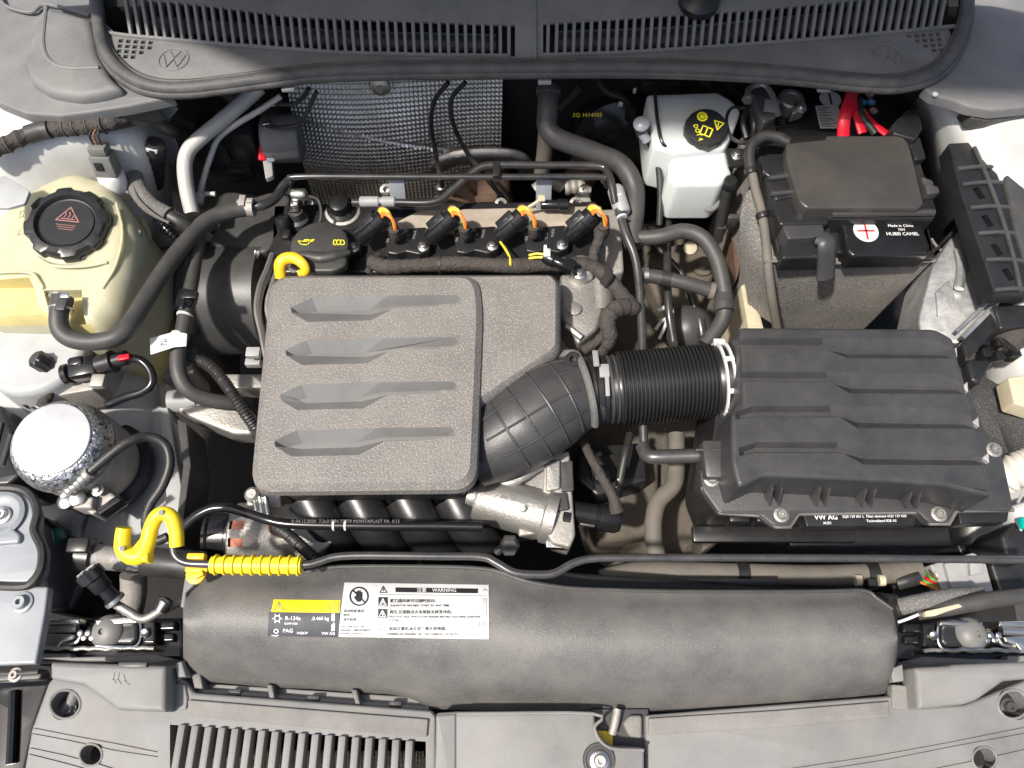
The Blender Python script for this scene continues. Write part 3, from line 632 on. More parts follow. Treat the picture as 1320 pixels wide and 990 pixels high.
# ---- fuel / vacuum pipes over the head
fp = thing('vent_pipe', 'slim black steel pipe running straight across behind the ignition coils', 'pipe', P(600, 228, .58))
mk('pipe', tube([P(*q) for q in [(372, 248, .55), (374, 234, .585), (384, 228, .595), (500, 228, .595), (660, 228, .595), (770, 228, .595), (778, 232, .59), (783, 240, .57)]], .0052, 12, 6), 'black_paint', fp)
mk('hanger', [box(P(512, 244, .57), (M(512, 244, .57, 20), .003, .045), (0, .45, .9), (1, 0, 0), b=.0006), ], 'bracket_paint', fp)
mk('hanger', [box(P(701, 248, .56), (M(701, 244, .57, 20), .003, .06), (0, .45, .9), (1, 0, 0), b=.0006)], 'bracket_paint', fp)
f2 = thing('fuel_pipe', 'black fuel pipe with grey coupling bending over the ignition coils and down', 'pipe', P(680, 214, .58))
mk('pipe', tube([P(*q) for q in [(454, 261, .575), (510, 261, .575), (560, 260, .578), (585, 243, .585), (610, 222, .595), (632, 213, .60), (700, 213, .60), (770, 214, .60), (783, 222, .60), (788, 236, .60), (793, 262, .59)]], .0062, 12, 6), 'black_paint', f2)
mk('coupling', lathe([(.0075, 0), (.0088, .002), (.0088, .03), (.007, .032), (.007, .035), (.0088, .037), (.0088, .056), (.007, .058)], P(464, 260, .575), (1, 0, 0), 18), 'grey_plastic', f2)
mk('coupling', lathe([(.011, 0), (.0135, .004), (.0135, .045), (.011, .05)], P(803, 276, .58), (-.22, 1, .1), 20), 'grey_plastic', f2)
mk('clip', box(P(640, 221, .60), (.012, .03, .016), b=.002), 'black_plastic', f2)
mk('down_pipe', tube([P(*q) for q in [(797, 270, .585), (806, 300, .58), (818, 330, .57), (823, 360, .56), (826, 400, .55), (828, 452, .54), (828, 520, .53), (830, 570, .52)]], .0066, 12, 6), 'dark_steel', f2)
for y in (255, 281): mk('white_ring', lathe([(.0085, 0), (.0085, .003)], P(800+(y-268)*.15, y, .588), (-.2, 1, .1), 16), 'white_plastic', f2)
# ---- wiring harness in front of the coils
hn = thing('wiring_harness', 'thick taped wiring harness along the rear edge of the engine cover', 'wiring harness', P(620, 340, .52))
def lump(k): return lambda s: .0006*sin(s*410+k)+.0008*sin(s*61+k)+.0004*sin(s*777)
mk('taped_loom', tube([P(*q) for q in [(478, 338, .565), (500, 344, .572), (540, 342, .575), (600, 340, .575), (660, 343, .575), (720, 341, .57), (760, 343, .565), (785, 360, .56), (808, 388, .55)]], .0115, 12, 14, rf=lump(0)), 'tape', hn)
mk('taped_loom', tube([P(*q) for q in [(770, 285, .56), (773, 305, .565), (766, 325, .565), (764, 345, .56)]], .009, 12, 10, rf=lump(1)), 'tape', hn)
mk('taped_loom', tube([P(*q) for q in [(808, 388, .55), (818, 398, .55), (812, 396, .56), (795, 398, .57), (783, 412, .57), (786, 436, .555), (775, 455, .53)]], [.0115, .0125, .014, .0145, .0125, .011, .009], 12, 10, rf=lump(2)), 'tape', hn)
mk('taped_loom', tube([P(*q) for q in [(786, 420, .555), (770, 440, .55), (752, 452, .54)]], .008, 10, 8, rf=lump(3)), 'tape', hn)
mk('branch', tube([P(*q) for q in [(488, 330, .54), (480, 342, .555), (474, 352, .55)]], .006, 8, 6), 'tape', hn)
for x in (565, 655, 780): mk('cable_tie', lathe([(.0145, 0), (.0145, .004)], P(x, 341 if x < 700 else 356, .573), (1, 0, -.0 if x < 700 else -.6), 18), 'rubber', hn)
mk('wire', tube([P(*q) for q in [(645, 312, .56), (652, 322, .575), (657, 332, .585), (658, 342, .588)]], .002, 6, 5), 'wire_yellow', hn)
cp = thing('temperature_sensor_plug', 'black plug with two yellow wires and white clip on the harness by the thermostat', 'connector', P(725, 340, .56))
a, b = P(701, 330, .59), P(738, 347, .585)
mk('plug', [lathe([(.0085, 0), (.0105, .003), (.0105, .016), (.0085, .018), (.0085, .03), (.0095, .032), (.0095, (b-a).length)], a, b-a, 18), box(P(733, 343, .592), (.02, .016, .018), b-a, b=.002)], 'black_gloss', cp)
for dy in (0, 4): mk('wire', tube([P(682, 329+dy, .585), P(692, 327+dy*1.2, .59), P(702, 328+dy, .592)], .002, 7, 5), 'wire_yellow', cp)
mk('clip', [box(P(705, 326, .600), (.010, .014, .006), (.3, 0, 1), b=.001), box(P(703, 320, .602), (.005, .01, .005), b=.001)], 'white_plastic', cp)
bolt(747, 353, .572, 8, cp)
cp2 = thing('knock_sensor_plug', 'black plug with cream clip beneath the blue grey pipe hanger', 'connector', P(712, 262, .53))
mk('plug', [lathe([(.007, 0), (.0085, .003), (.0085, .03), (.010, .031), (.010, .045)], P(697, 264, .555), (1, 0, 0), 16)], 'black_gloss', cp2)
mk('clip', [box(P(698, 256, .57), (.012, .012, .005), b=.001), tube([P(680, 268, .555), P(690, 262, .565), P(698, 256, .572)], .003, 7, 4)], 'cream', cp2)
# ================================================================ intake elbow, corrugated hose, airbox
ie = thing('intake_elbow', 'black ribbed intake elbow bulging out beside the engine cover', 'intake elbow', P(690, 540, .5))
epath = [P(*q) for q in [(606, 588, .535), (640, 568, .548), (672, 548, .556), (702, 528, .562), (732, 512, .563), (760, 505, .562), (775, 504, .562)]]
erad = [.050, .060, .066, .066, .060, .053, .049]
def elbow(path, rad, n=8, seg=40):
    p = cr(path, n); fr = frames(p); N = len(p)
    def R(i):
        f = i/(N-1)*(len(rad)-1); k = min(int(f), len(rad)-2); return rad[k]+(rad[k+1]-rad[k])*(f-k)
    def pt(i, an, off=0): 
        t, a, b = fr[i]; return p[i]+a*(cos(an)*(R(i)*.86+off))+b*(sin(an)*(R(i)+off))
    V = [pt(i, 2*pi*j/seg) for i in range(N) for j in range(seg)]; F = []
    for i in range(N-1):
        for j in range(seg): F.append((i*seg+j, i*seg+(j+1) % seg, (i+1)*seg+(j+1) % seg, (i+1)*seg+j))
    F.append(tuple(range(seg))); F.append(tuple((N-1)*seg+j for j in range(seg)))
    return (V, F), pt, N
eg, ept, eN = elbow(epath, erad)
mk('shell', eg, 'airbox_grain', ie)
for i in (12, 18, 24, 30):
    mk('rib', tube([ept(i, a, .0005) for a in [radians(d) for d in range(-75, 80, 8)]], .0018, 6, 2), 'airbox_grain', ie)
for d in (-48, -18, 12, 42):
    mk('rib', tube([ept(i, radians(d+(i-20)*.2), .0005) for i in range(7, 36, 3)], .0018, 6, 2), 'airbox_grain', ie)
mk('flange', tube([ept(i, radians(-84+(i-8)*.5), .006) for i in range(6, 38, 3)]+[ept(37, radians(a), .005) for a in range(-60, 90, 15)], .006, 8, 4, flat=.7), 'duct_grain', ie)
mk('lug', [lathe([(.012, 0), (.012, .008), (.010, .010), (.005, .010), (.005, .002)], P(738, 466, .60), (0, -.1, 1), 20), slab([(722, 462), (740, 456), (752, 468), (750, 486), (730, 480)], .598, .585, .003, 3)], 'black_plastic', ie)
# collar
ih = thing('intake_hose', 'black corrugated intake hose joining elbow and airbox', 'hose', P(850, 500, .5))
A, B = P(775, 503, .562), P(962, 487, .572); ax = (B-A).normalized(); Lh = (B-A).length
def at_px(x): return (x-775)/(962-775)*Lh
prof = [(.048, at_px(752)), (.049, at_px(760)), (.0515, at_px(762)), (.0515, at_px(766)), (.048, at_px(768)), (.0475, at_px(774)), (.051, at_px(776)), (.051, at_px(780)), (.0485, at_px(782)), (.0485, at_px(796)), (.050, at_px(798))]
mk('collar', lathe(prof, A, ax, 48), 'black_plastic', ih)
pr = []
n = 25
for i in range(n):
    x = 798+i*4.85
    for (dx, r) in ((0, .0495), (.8, .0545), (2.6, .0545), (3.4, .0495)): pr.append((r, at_px(x+dx)))
pr += [(.050, at_px(920)), (.052, at_px(924)), (.052, at_px(944)), (.054, at_px(946)), (.054, at_px(950)), (.051, at_px(952)), (.051, at_px(968))]
mk('corrugated_tube', lathe(pr, A, ax, 64), 'black_plastic', ih, smooth=35)
def clampband(x0, x1, r, mat, th=.0016, name='clamp'):
    return mk(name, lathe([(r-.002, at_px(x0)), (r, at_px(x0)), (r+th, at_px(x0)+.0006), (r+th, at_px(x1)-.0006), (r, at_px(x1)), (r-.002, at_px(x1))], A, ax, 56), mat, ih)
clampband(783, 787, .049, 'dark_plastic'); clampband(791, 794, .049, 'dark_plastic')
mk('clamp', [box(P(768, 462, .615), (.008, .03, .004), (0, .35, 1), b=.001), box(P(779, 478, .613), (.014, .022, .004), (0, .2, 1), b=.001), box(P(783, 498, .616), (.006, .03, .003), b=.001)], 'grey_plastic', ih)
w = clampband(924, 927.5, .053, 'white_plastic', .003, 'white_clamp'); clampband(933.5, 937, .053, 'white_plastic', .003, 'white_clamp')
c0 = A+ax*at_px(930.5); fr0 = basis(ax, (0, 0, 1))
def ringpt(deg, r): return c0+fr0[0]*(cos(radians(deg))*r)+fr0[1]*(sin(radians(deg))*r)
for d0 in (-62, -8, 40, 78):
    nrm = ringpt(d0, 1)-c0; mk('white_clamp_bridge', box(ringpt(d0, .0555), (at_px(937)-at_px(924), .007, .004), nrm, ax, b=.0008), 'white_plastic', ih)
mk('white_clamp_tab', box(P(927, 441, .60), (.016, .008, .008), (0, .5, 1), b=.001), 'white_plastic', ih)
# ---- airbox
ab = thing('airbox', 'large black air filter housing with four stepped grooves across its lid', 'air filter box', P(1100, 600, .4))
ZA = .648
lid = px2([(953, 421), (1206, 423), (1230, 436), (1279, 636), (1278, 640), (1225, 628), (1165, 622), (985, 614), (952, 630), (943, 596), (943, 532), (957, 520)], ZA)
def zlid(x, y): return ZA-.10*max(0, y-P(1100, 455, ZA).y)
lidp = roundpoly(lid, .008, 3)
GA = [([(900, 436), (1060, 436), (1200, 437), (1228, 448), (1228, 462), (1093, 462), (1062, 449), (900, 449)], [(900, 440), (1064, 441), (1092, 447), (1218, 450), (1222, 454), (1096, 452.5), (1062, 445.5), (900, 445)]),
      ([(900, 479), (1065, 479), (1214, 482), (1242, 494), (1243, 508), (1096, 507), (1070, 493), (900, 492)], [(900, 483), (1069, 484), (1096, 491.5), (1232, 495), (1236, 499), (1100, 497), (1068, 488.5), (900, 488)]),
      ([(947, 531), (970, 524), (1070, 523), (1232, 527), (1256, 540), (1257, 553), (1105, 552), (1083, 538), (968, 538), (948, 541)], [(957, 532.5), (972, 528), (1074, 528), (1106, 536), (1245, 540), (1249, 544), (1110, 541.5), (1078, 533.5), (969, 534), (957, 536.5)]),
      ([(952, 577), (975, 570), (1080, 570), (1246, 574), (1269, 587), (1270, 600), (1113, 599), (1086, 584), (970, 584), (953, 588)], [(962, 579), (977, 574), (1082, 575), (1114, 583), (1258, 586.5), (1262, 590.5), (1118, 588.5), (1086, 580), (972, 580), (962, 583)])]
mk('lid', prism(lidp, ZA, .575, .006, 7, .003), 'airbox_grain', ab, cutters=[groove(a, b, ZA, .010) for a, b in GA], smooth=14)
for (x, y) in ((1226, 455), (1240, 500), (1254, 545), (1267, 591)):
    a, b, c3 = P(x-3, y, ZA-.009), P(x+6, y-7, ZA-.007), P(x+7, y+6, ZA-.007)
    mk('groove_glint', prism([a, b, c3], ZA-.004, ZA-.012, .001, 1), 'grey_plastic', ab)  # pale colour painted for the bright reflection showing at the groove tip
base = roundpoly(px2([(902, 604), (918, 598), (940, 602), (945, 480), (1235, 455), (1275, 566), (1290, 568), (1308, 652), (1305, 658), (1232, 657), (1223, 674), (1199, 674), (1184, 659), (1030, 661), (1019, 678), (999, 678), (980, 663), (928, 661), (906, 630)], .585), .006, 3)
mk('flange', prism(base, .583, .568, .003, 2), 'airbox_grain', ab)
mk('flange_edge', tube([P(x, y, .578) for x, y in [(905, 628), (928, 661), (980, 664), (1000, 679), (1018, 679), (1030, 662), (1184, 660), (1199, 675), (1223, 675), (1233, 658), (1306, 657)]], .0032, 8, 2, False), 'duct_grain', ab)
mk('filter_base', prism(roundpoly(px2([(912, 612), (930, 480), (1235, 460), (1300, 648), (930, 655)], .57), .012, 3), .569, .42, .004, 2, 0), 'black_plastic', ab)
for x0, x1 in ((940, 966), (975, 1000), (1028, 1050), (1055, 1085), (1095, 1120), (1130, 1165), (1180, 1200)):
    a = P(x0, 676, .535); b = P(x1, 676, .535); yb = P(1100, 655, .57).y
    mk('wall_panel', box(((a.x+b.x)/2, yb-.006, .525), (b.x-a.x, .012, .035), b=.003), 'black_plastic', ab)
yl = P(1100, 655, .57).y
mk('lower_lip', [box((P(1010, 700, .5).x, yl-.012, .462), (.24, .025, .012), b=.004), box((P(1140, 700, .5).x, yl-.014, .45), (.24, .03, .02), b=.004)], 'black_plastic', ab)
for x, y in ((917, 618), (1007, 664), (1210, 663), (1281, 580)): torx(x, y, .583, 10, ab, 'cast')
for x in (990, 1050, 1108, 1166, 1224):
    for dx in (0, 12):
        y = 632+(x-990)*.022; p = P(x+dx, y, .60)
        mk('rib', box(p, (.0022, .03, .03), (0, -.75, .6), (1, 0, 0), b=.0008), 'airbox_grain', ab)
mp = M(1100, 668, .565)
mk('text_ledge', slab([(1034, 658), (1182, 656), (1180, 677), (1040, 679)], .566, .54, .002, 2), 'black_plastic', ab)
mk('text_ledge', slab([(1234, 655), (1302, 654), (1299, 672), (1238, 675)], .566, .54, .002, 2), 'black_plastic', ab)
printed('printed_text', [('VW AG', mp*9.0, 0, 0, 'LEFT'), ('AU21', mp*4.6, 10*mp, -6*mp, 'LEFT'), ('2Q0 129 601 L  Filter element 6Q0 129 620', mp*4.6, 36*mp, 2*mp, 'LEFT'), ('Technoblend 828 AS', mp*4.6, 66*mp, -4*mp, 'LEFT'), ], plane_fn(P(1050, 670, .566), (1, .012, 0), (0, 1, 0), .0008), 'ink_white', ab)
mk('inlet_spout', [box(P(925, 598, .575), (.05, .055, .05), b=.006), box(P(918, 580, .60), (.045, .003, .004), b=.001)], 'airbox_grain', ab)
mk('drain_pipe', tube([P(828, 575, .55), P(834, 586, .555), P(845, 589, .56), P(880, 588, .565), P(912, 587, .57)], .0105, 14, 6), 'dark_steel', ab)
# ---- throttle body
tb = thing('throttle_valve_unit', 'bright cast aluminium throttle body below the intake elbow', 'throttle', P(680, 650, .42))
a, b = P(614, 640, .49), P(716, 668, .49)
mk('motor_housing', [lathe([(.018, -.012), (.018, 0), (.033, .002), (.036, .006), (.036, (b-a).length*.85), (.040, (b-a).length*.87), (.040, (b-a).length)], a, b-a, 40)], 'cast', tb)
mk('flange_plate', [slab([(620, 612), (700, 590), (722, 580), (730, 600), (728, 640), (640, 650)], .50, .44, .005, 6), tube([P(622, 622, .51), P(660, 622, .515), P(690, 604, .515), P(700, 600, .51)], .007, 10, 5)], 'cast', tb)
mk('gear_cover', [slab([(703, 588), (734, 580), (742, 690), (735, 706), (712, 700), (698, 676), (700, 620)], .515, .46, .004, 4)], 'cast_dull', tb)
mk('cover_panel', slab([(704, 596), (722, 592), (722, 630), (704, 633)], .522, .512, .002, 3), 'cast', tb)
mk('cover_panel', slab([(722, 596), (738, 593), (740, 632), (724, 634)], .520, .512, .002, 2), 'dark_plastic', tb)
mk('cover_panel', slab([(706, 638), (730, 634), (734, 656), (708, 660)], .522, .512, .002, 2), 'dark_plastic', tb)
mk('boss', [slab([(668, 668), (682, 664), (684, 682), (696, 680), (696, 688), (668, 692)], .505, .47, .004, 3), ], 'cast', tb)
mk('end_ring', lathe([(.028, 0), (.031, .003), (.031, .014), (.026, .016)], P(722, 672, .485), (1, -.15, 0), 32), 'black_gloss', tb)
mk('clip_plate', slab([(702, 694), (732, 698), (733, 708), (704, 706)], .50, .49, .002, 1), 'chrome', tb)
bolt(613, 632, .50, 7, tb, 'zinc', (0, -.3, 1)); bolt(675, 655, .525, 6, tb, 'cast', (0, -.4, 1))
printed('stamped_text', [('04E 133 062 F', M(660, 645, .52, 6), 0, 0, 'CENTER')], plane_fn(P(662, 646, .5275), (1, -.23, 0), (.2, .93, .1), .0012), 'ink_grey', tb)
pl = thing('throttle_plug', 'black cylindrical plug with cable entering the throttle body', 'connector', P(770, 665, .45))
a, b = P(738, 660, .49), P(800, 672, .485); L = (b-a).length
mk('plug', lathe([(.014, 0), (.017, .003), (.017, L*.48), (.0155, L*.5), (.0155, L*.53), (.019, L*.55), (.019, L*.9), (.015, L)], a, b-a, 26), 'black_gloss', pl)
mk('latch', [box(P(757, 676, .492), (.022, .006, .008), b-a.copy() if False else (0, 0, 1), b-a, b=.001)], 'dark_plastic', pl)
mk('sleeve', tube([P(*q) for q in [(795, 660, .50), (790, 640, .51), (776, 615, .515), (762, 590, .515), (752, 568, .50)]], [.011, .0075, .0075, .007, .007], 12, 8), 'tape', pl)
mk('cable', tube([P(*q) for q in [(796, 640, .46), (800, 615, .47), (806, 585, .48), (812, 560, .47)]], .0062, 10, 8), 'rubber', pl)
for i in range(6): mk('white_tick', box(P(794.5+i*2.1, 628-i*9.4, .4745), (.003, .003, .003), b=.0005), 'white_plastic', pl)
dk = thing('wiring_block', 'dark connector block under the intake hose', 'connector', P(775, 600, .35))
mk('block', [slab([(745, 575), (830, 570), (835, 620), (770, 640), (745, 620)], .42, .3, .005, 5), slab([(760, 588), (800, 584), (806, 612), (765, 616)], .445, .42, .003, 3), lathe([(.014, 0), (.014, .02), (.010, .022)], P(776, 615, .44), (0, 0, 1), 18)], 'black_plastic', dk)
# ---- tubes hidden beneath, right of the throttle
one('coolant_tube', 'beige dusty rigid hose snaking down between throttle body and airbox', 'hose', tube([P(*q) for q in [(872, 560, .44), (872, 600, .44), (868, 625, .44), (848, 648, .44), (842, 680, .44), (846, 712, .43), (860, 735, .42), (890, 742, .42)]], .0135, 14, 8), 'hose_dusty')
one('cross_hose', 'thick dusty brown hose lying across behind the radiator duct', 'hose', [tube([P(*q) for q in [(775, 748, .45), (820, 738, .45), (880, 738, .455), (960, 740, .46), (1050, 742, .46), (1120, 740, .46), (1185, 735, .46)]], .0155, 14, 6)], 'hose_dusty')
for x in (956, 1122):
    hc = thing('hose_bracket', 'black clip holding the dusty cross hose, %s' % ('next to the duct corner' if x > 1000 else 'midway along the duct'), 'bracket', P(x, 742, .44))
    mk('clip', [lathe([(.018, -.008), (.018, .008)], P(x, 740, .46), (1, 0, 0), 20), box(P(x, 752, .475), (.014, .012, .02), b=.002)], 'black_plastic', hc)
    if x > 1000: mks('stained_ear', [lathe([(.008, -.004), (.008, .004)], P(x-16, 748, .478), (1, 0, .1), 14), lathe([(.008, -.004), (.008, .004)], P(x+14, 748, .478), (1, 0, .1), 14)], 'cream', hc)
one('fan_shroud', 'dusty grey rounded shroud behind the radiator duct', 'shroud', [slab([(770, 760), (778, 730), (800, 718), (880, 722), (900, 760)], .40, .2, .012, 10), tube([P(838, 752, .42), P(826, 748, .42), P(830, 735, .42), P(842, 728, .425)], .004, 8, 5)], 'hose_dusty')
# ================================================================ hoses between engine and battery
h1 = thing('coolant_hose', 'thick black coolant hose from the firewall looping past the battery to the intake hose', 'hose', P(860, 300, .5))
mk('hose_body', tube([P(*q) for q in [(707, 112, .66), (706, 140, .645), (706, 165, .63), (722, 180, .62), (765, 196, .60), (800, 212, .585), (817, 240, .57), (818, 270, .56), (815, 300, .55), (818, 318, .545)]], .0165, 16, 8), 'hose', h1)
mk('hose_body', tube([P(*q) for q in [(822, 307, .55), (850, 305, .56), (880, 298, .565), (905, 306, .565), (922, 330, .56), (931, 362, .55), (934, 390, .54), (930, 415, .53), (908, 445, .52)]], .0125, 16, 8), 'hose', h1)
mk('hose_body', tube([P(*q) for q in [(704, 170, .62), (702, 195, .58), (698, 225, .53)]], .0135, 12, 6), 'hose_dusty', h1)
mk('hose_branch', tube([P(*q) for q in [(828, 355, .545), (848, 357, .545), (880, 364, .545), (915, 374, .54)]], .0115, 14, 7), 'hose', h1)
mk('branch_wrap', lathe([(.0125, 0), (.0125, .015)], P(852, 358, .545), (1, -.18, 0), 18), 'rubber', h1)
def clampz(x, y, z, r, d, m='zinc', w=.009): return mk('hose_clamp', [lathe([(r*.96, -w/2), (r, -w/2), (r+.0012, -w*.4), (r+.0012, w*.4), (r, w/2), (r*.96, w/2)], P(x, y, z), d, 24)], m, h1)
clampz(918, 375, .54, .0125, (1, -.25, 0), 'hose_dusty'); clampz(832, 355, .545, .0125, (1, 0, 0)); clampz(933, 396, .54, .0145, (0, 1, .1), 'dark_plastic', .014); clampz(707, 118, .658, .0185, (0, 1, .4), 'dark_plastic', .012)
mk('tee_piece', [lathe([(.0145, 0), (.0145, .02), (.012, .024)], P(933, 396, .54), (.1, 1, .1), 18), box(P(943, 396, .54), (.008, .014, .012), b=.002)], 'dark_plastic', h1)
one('gear_cable', 'black vertical rod standing between engine and gearbox, from firewall down past the branch hose', 'cable', [tube([P(*q) for q in [(862, 240, .50), (861, 290, .51), (860, 350, .51), (862, 400, .50), (868, 440, .48)]], .0068, 12, 6)], 'black_paint')
one('clutch_pipe', 'thin black pipe with pale end fitting crossing diagonally below the coolant hose', 'pipe', [tube([P(*q) for q in [(826, 298, .44), (858, 330, .44), (880, 355, .435), (892, 385, .43), (900, 412, .42)]], .006, 10, 6), lathe([(.009, 0), (.009, .03), (.006, .035)], P(902, 412, .43), (.1, -1, -.2), 14)], 'black_paint')
one('brake_pipe', 'slim black brake pipe dropping from the white reservoir beside the coolant hose', 'pipe', [tube([P(*q) for q in [(825, 170, .62), (838, 185, .61), (848, 210, .59), (851, 250, .56), (850, 290, .53)]], .0055, 10, 7), lathe([(.0095, 0), (.0105, .004), (.0105, .018), (.008, .022)], P(824, 160, .63), (.3, -1, -.3), 16)], 'black_paint')
one('firewall_plug', 'grey round cap with black stalk at the side of the white brake reservoir', 'cap', [lathe([(.009, 0), (.012, .003), (.013, .010), (.008, .014)], P(827, 163, .64), (-.2, -.3, 1), 20), tube([P(828, 172, .63), P(834, 182, .62)], .008, 10, 3)], 'bracket_paint')
cw = thing('firewall_loom', 'dark corrugated cable loom against the black firewall beside the reservoir', 'wiring', P(800, 140, .6))
mks('loom', [tube([PY(x, y, YF-.03) for x, y in pts], .006, 8, 8) for pts in ([(770, 105), (782, 118), (805, 128), (815, 150)], [(748, 112), (738, 125), (722, 140)], [(905, 105), (925, 118), (945, 132), (958, 140)], [(938, 105), (945, 118), (960, 135)])], 'rubber', cw)
mks('clip_block', [box(PY(850, 108, YF-.03), (.06, .012, .018), b=.002), box(PY(812, 150, YF-.03), (.02, .02, .05), b=.004), box(PY(868, 109, YF-.032), (.022, .015, .014), b=.002)], 'black_plastic', cw)
mks('white_tab', [box(PY(818, 117, YF-.03), (.005, .004, .01), b=.001), box(PY(800, 134, YF-.03), (.008, .004, .01), b=.001)], 'white_plastic', cw)
bb = thing('brake_servo', 'round black brake servo drum in the shadow behind the reservoir, with faint yellow print', 'brake servo', PY(780, 200, YF-.04))
mk('drum', lathe([(.105, 0), (.105, .012), (.098, .03), (.07, .045), (.03, .05)], PY(800, 180, YF-.012), (0, -1, .25), 48), 'black_gloss', bb)
printed('printed_text', [('2Q 1614105', .010, 0, 0, 'CENTER')], plane_fn(PY(757, 150, YF-.075), (1, 0, 0), (0, .25, 1), .001), 'ink_yellow', bb)
# ================================================================ brake fluid reservoir
br = thing('brake_reservoir', 'translucent white brake fluid reservoir with black filler cap', 'reservoir', P(900, 200, .5))
mk('tank_upper', slab([(834, 120), (926, 117), (946, 129), (956, 142), (946, 170), (936, 190), (870, 196), (842, 189), (838, 160)], .632, .54, .008, 5), 'reservoir', br)
mk('tank_lower', slab([(863, 206), (880, 188), (937, 186), (940, 205), (945, 222), (930, 237), (872, 237), (861, 226)], .618, .53, .010, 5), 'reservoir', br)
mk('strap_band', tube([P(844, 116, .64), P(847, 150, .64), P(853, 182, .636), P(866, 196, .62)], .0028, 8, 5), 'black_plastic', br)
o = P(907, 173, .628); R = M(907, 172, .64, 27.5)
cap = mk('cap', lathe([(R*.97, 0), (R, .002), (R, .017), (R*.95, .0205), (R*.85, .0215)], o, (0, -.16, 1), 64, lobes=(12, .012, R*.96)), 'black_plastic', br)
u, v = Vector((1, 0, 0)), Vector((0, 1, .16)).normalized(); fn0 = plane_fn(o+Vector((0, -.16, 1)).normalized()*.0216, u, v, .0006); rot = lambda a, b: fn0((a*cos(.42)+b*sin(.42))*R, (-a*sin(.42)+b*cos(.42))*R)
ring = [fillpoly(circ(-.38, .38, .25), rot)]
mk('printed_symbol', ring+[stroke([(.22, .42), (.50, -.0), (.66, .46)], .05, rot, True), stroke([(.44, .36), (.47, .16)], .05, rot), stroke([(-.18, -.05), (.3, -.05), (.3, -.5), (-.18, -.5)], .06, rot, True), stroke([(.06, -.05), (.06, -.5)], .06, rot)], 'ink_yellow', cap, smooth=0, clean=False)
mk('printed_ring', [stroke(circ(-.38, .38, .14, 16), .05, rot, True)], 'black_plastic', cap, smooth=0, clean=False)
printed('printed_text', [('DOT 4', .30, -.62, -.2, 'LEFT')], lambda a, b: rot(-.62+(a+.62)*cos(-.9)-(b+.2)*sin(-.9), -.2+(a+.62)*sin(-.9)+(b+.2)*cos(-.9)), 'ink_yellow', cap)
mk('side_port', [lathe([(.014, 0), (.017, .003), (.017, .02), (.012, .024)], P(912, 256, .55), (0, -.8, .6), 24), box(P(898, 252, .55), (.014, .01, .014), b=.002)], 'grey_plastic', br)
mk('mount_plate', slab([(935, 191), (962, 191), (963, 212), (940, 214)], .632, .626, .001, 1), 'black_plastic', br)
bolt(950, 200, .632, 8, br)
cr_ = thing('clutch_line', 'black capped bleed fitting and line standing below the reservoir bolt', 'pipe', P(935, 260, .45))
mk('line', tube([P(*q) for q in [(938, 240, .60), (934, 262, .57), (928, 290, .53), (925, 310, .50)]], .0085, 12, 6), 'rubber', cr_)
mk('end_cap', lathe([(.010, 0), (.0115, .002), (.0115, .014), (.009, .017)], P(939, 240, .60), (0, -.1, 1), 22), 'black_plastic', cr_)
mk('clip', [box(P(943, 285, .53), (.02, .01, .03), b=.003), box(P(930, 292, .53), (.014, .012, .006), b=.001)], 'dark_plastic', cr_)
mk('bracket_plate', slab([(952, 250), (966, 238), (960, 330), (950, 360), (942, 300)], .47, .4, .003, 3), 'rust', cr_)
# ================================================================ battery
bt = thing('battery', 'black car battery with grey felt sleeve and terminal labels next to the white wing', 'battery', P(1090, 300, .3))
yb0 = P(1100, 336, .60).y; zb1 = PY(1090, 425, yb0).z
xl, xr = P(995, 336, .60).x, P(1207, 334, .60).x; ybk = P(1100, 128, .62).y
mk('case', prism(roundpoly([Vector(q) for q in ((xl+.006, yb0+.006), (xr-.006, yb0+.006), (xr-.006, ybk), (xl-.01, ybk))], .006, 3), .612, zb1-.12, .004, 2), 'black_plastic', bt)
slv = prism(roundpoly([Vector(q) for q in ((xl, yb0), (xr, yb0), (xr+.004, ybk-.02), (xl-.02, ybk-.06))], .012, 4), .598, zb1-.10, .002, 2, -.008)
mk('felt_sleeve', slv, 'sleeve', bt)
mk('sleeve_hem', tube([Vector((xl-.012, ybk-.08, .598)), Vector((xl-.002, yb0+.02, .599)), Vector((xl+.006, yb0-.001, .600)), Vector((xr-.006, yb0-.001, .600)), Vector((xr+.001, yb0+.04, .600))], .0022, 6, 4), 'sleeve', bt)
zt = .6125
mk('terminal_well', slab([(990, 122), (1040, 120), (1045, 160), (1000, 164)], .615, .60, .003, 3), 'black_gloss', bt)
f = plane_fn(P(1070, 128, zt+.001), (1, 0, 0), (0, 1, 0), .0008); r = M(1070, 128, zt, 14)
mk('minus_disc', fillpoly(circ(0, 0, r), f), 'label_white', bt, smooth=0)
mk('minus_sign', stroke([(0, -r*.62), (0, r*.62)], r*.2, plane_fn(P(1070, 128, zt+.001), (1, 0, 0), (0, 1, 0), .0014)), 'ink', bt, smooth=0)
f = plane_fn(P(1057, 166, zt+.001), (1, 0, 0), (0, 1, 0), .0008); s = M(1070, 150, zt)
mk('info_label', fillpoly([(0, 0), (30*s, 0), (30*s, 38*s), (0, 38*s)], f), 'label_white', bt, smooth=0)
f = plane_fn(P(1057, 166, zt+.001), (1, 0, 0), (0, 1, 0), .0014)
mk('barcode', [stroke([(2*s, (3+i*2.6)*s), (random.uniform(12, 28)*s, (3+i*2.6)*s)], 1.1*s, f) for i in range(13)], 'ink', bt, smooth=0, clean=False)
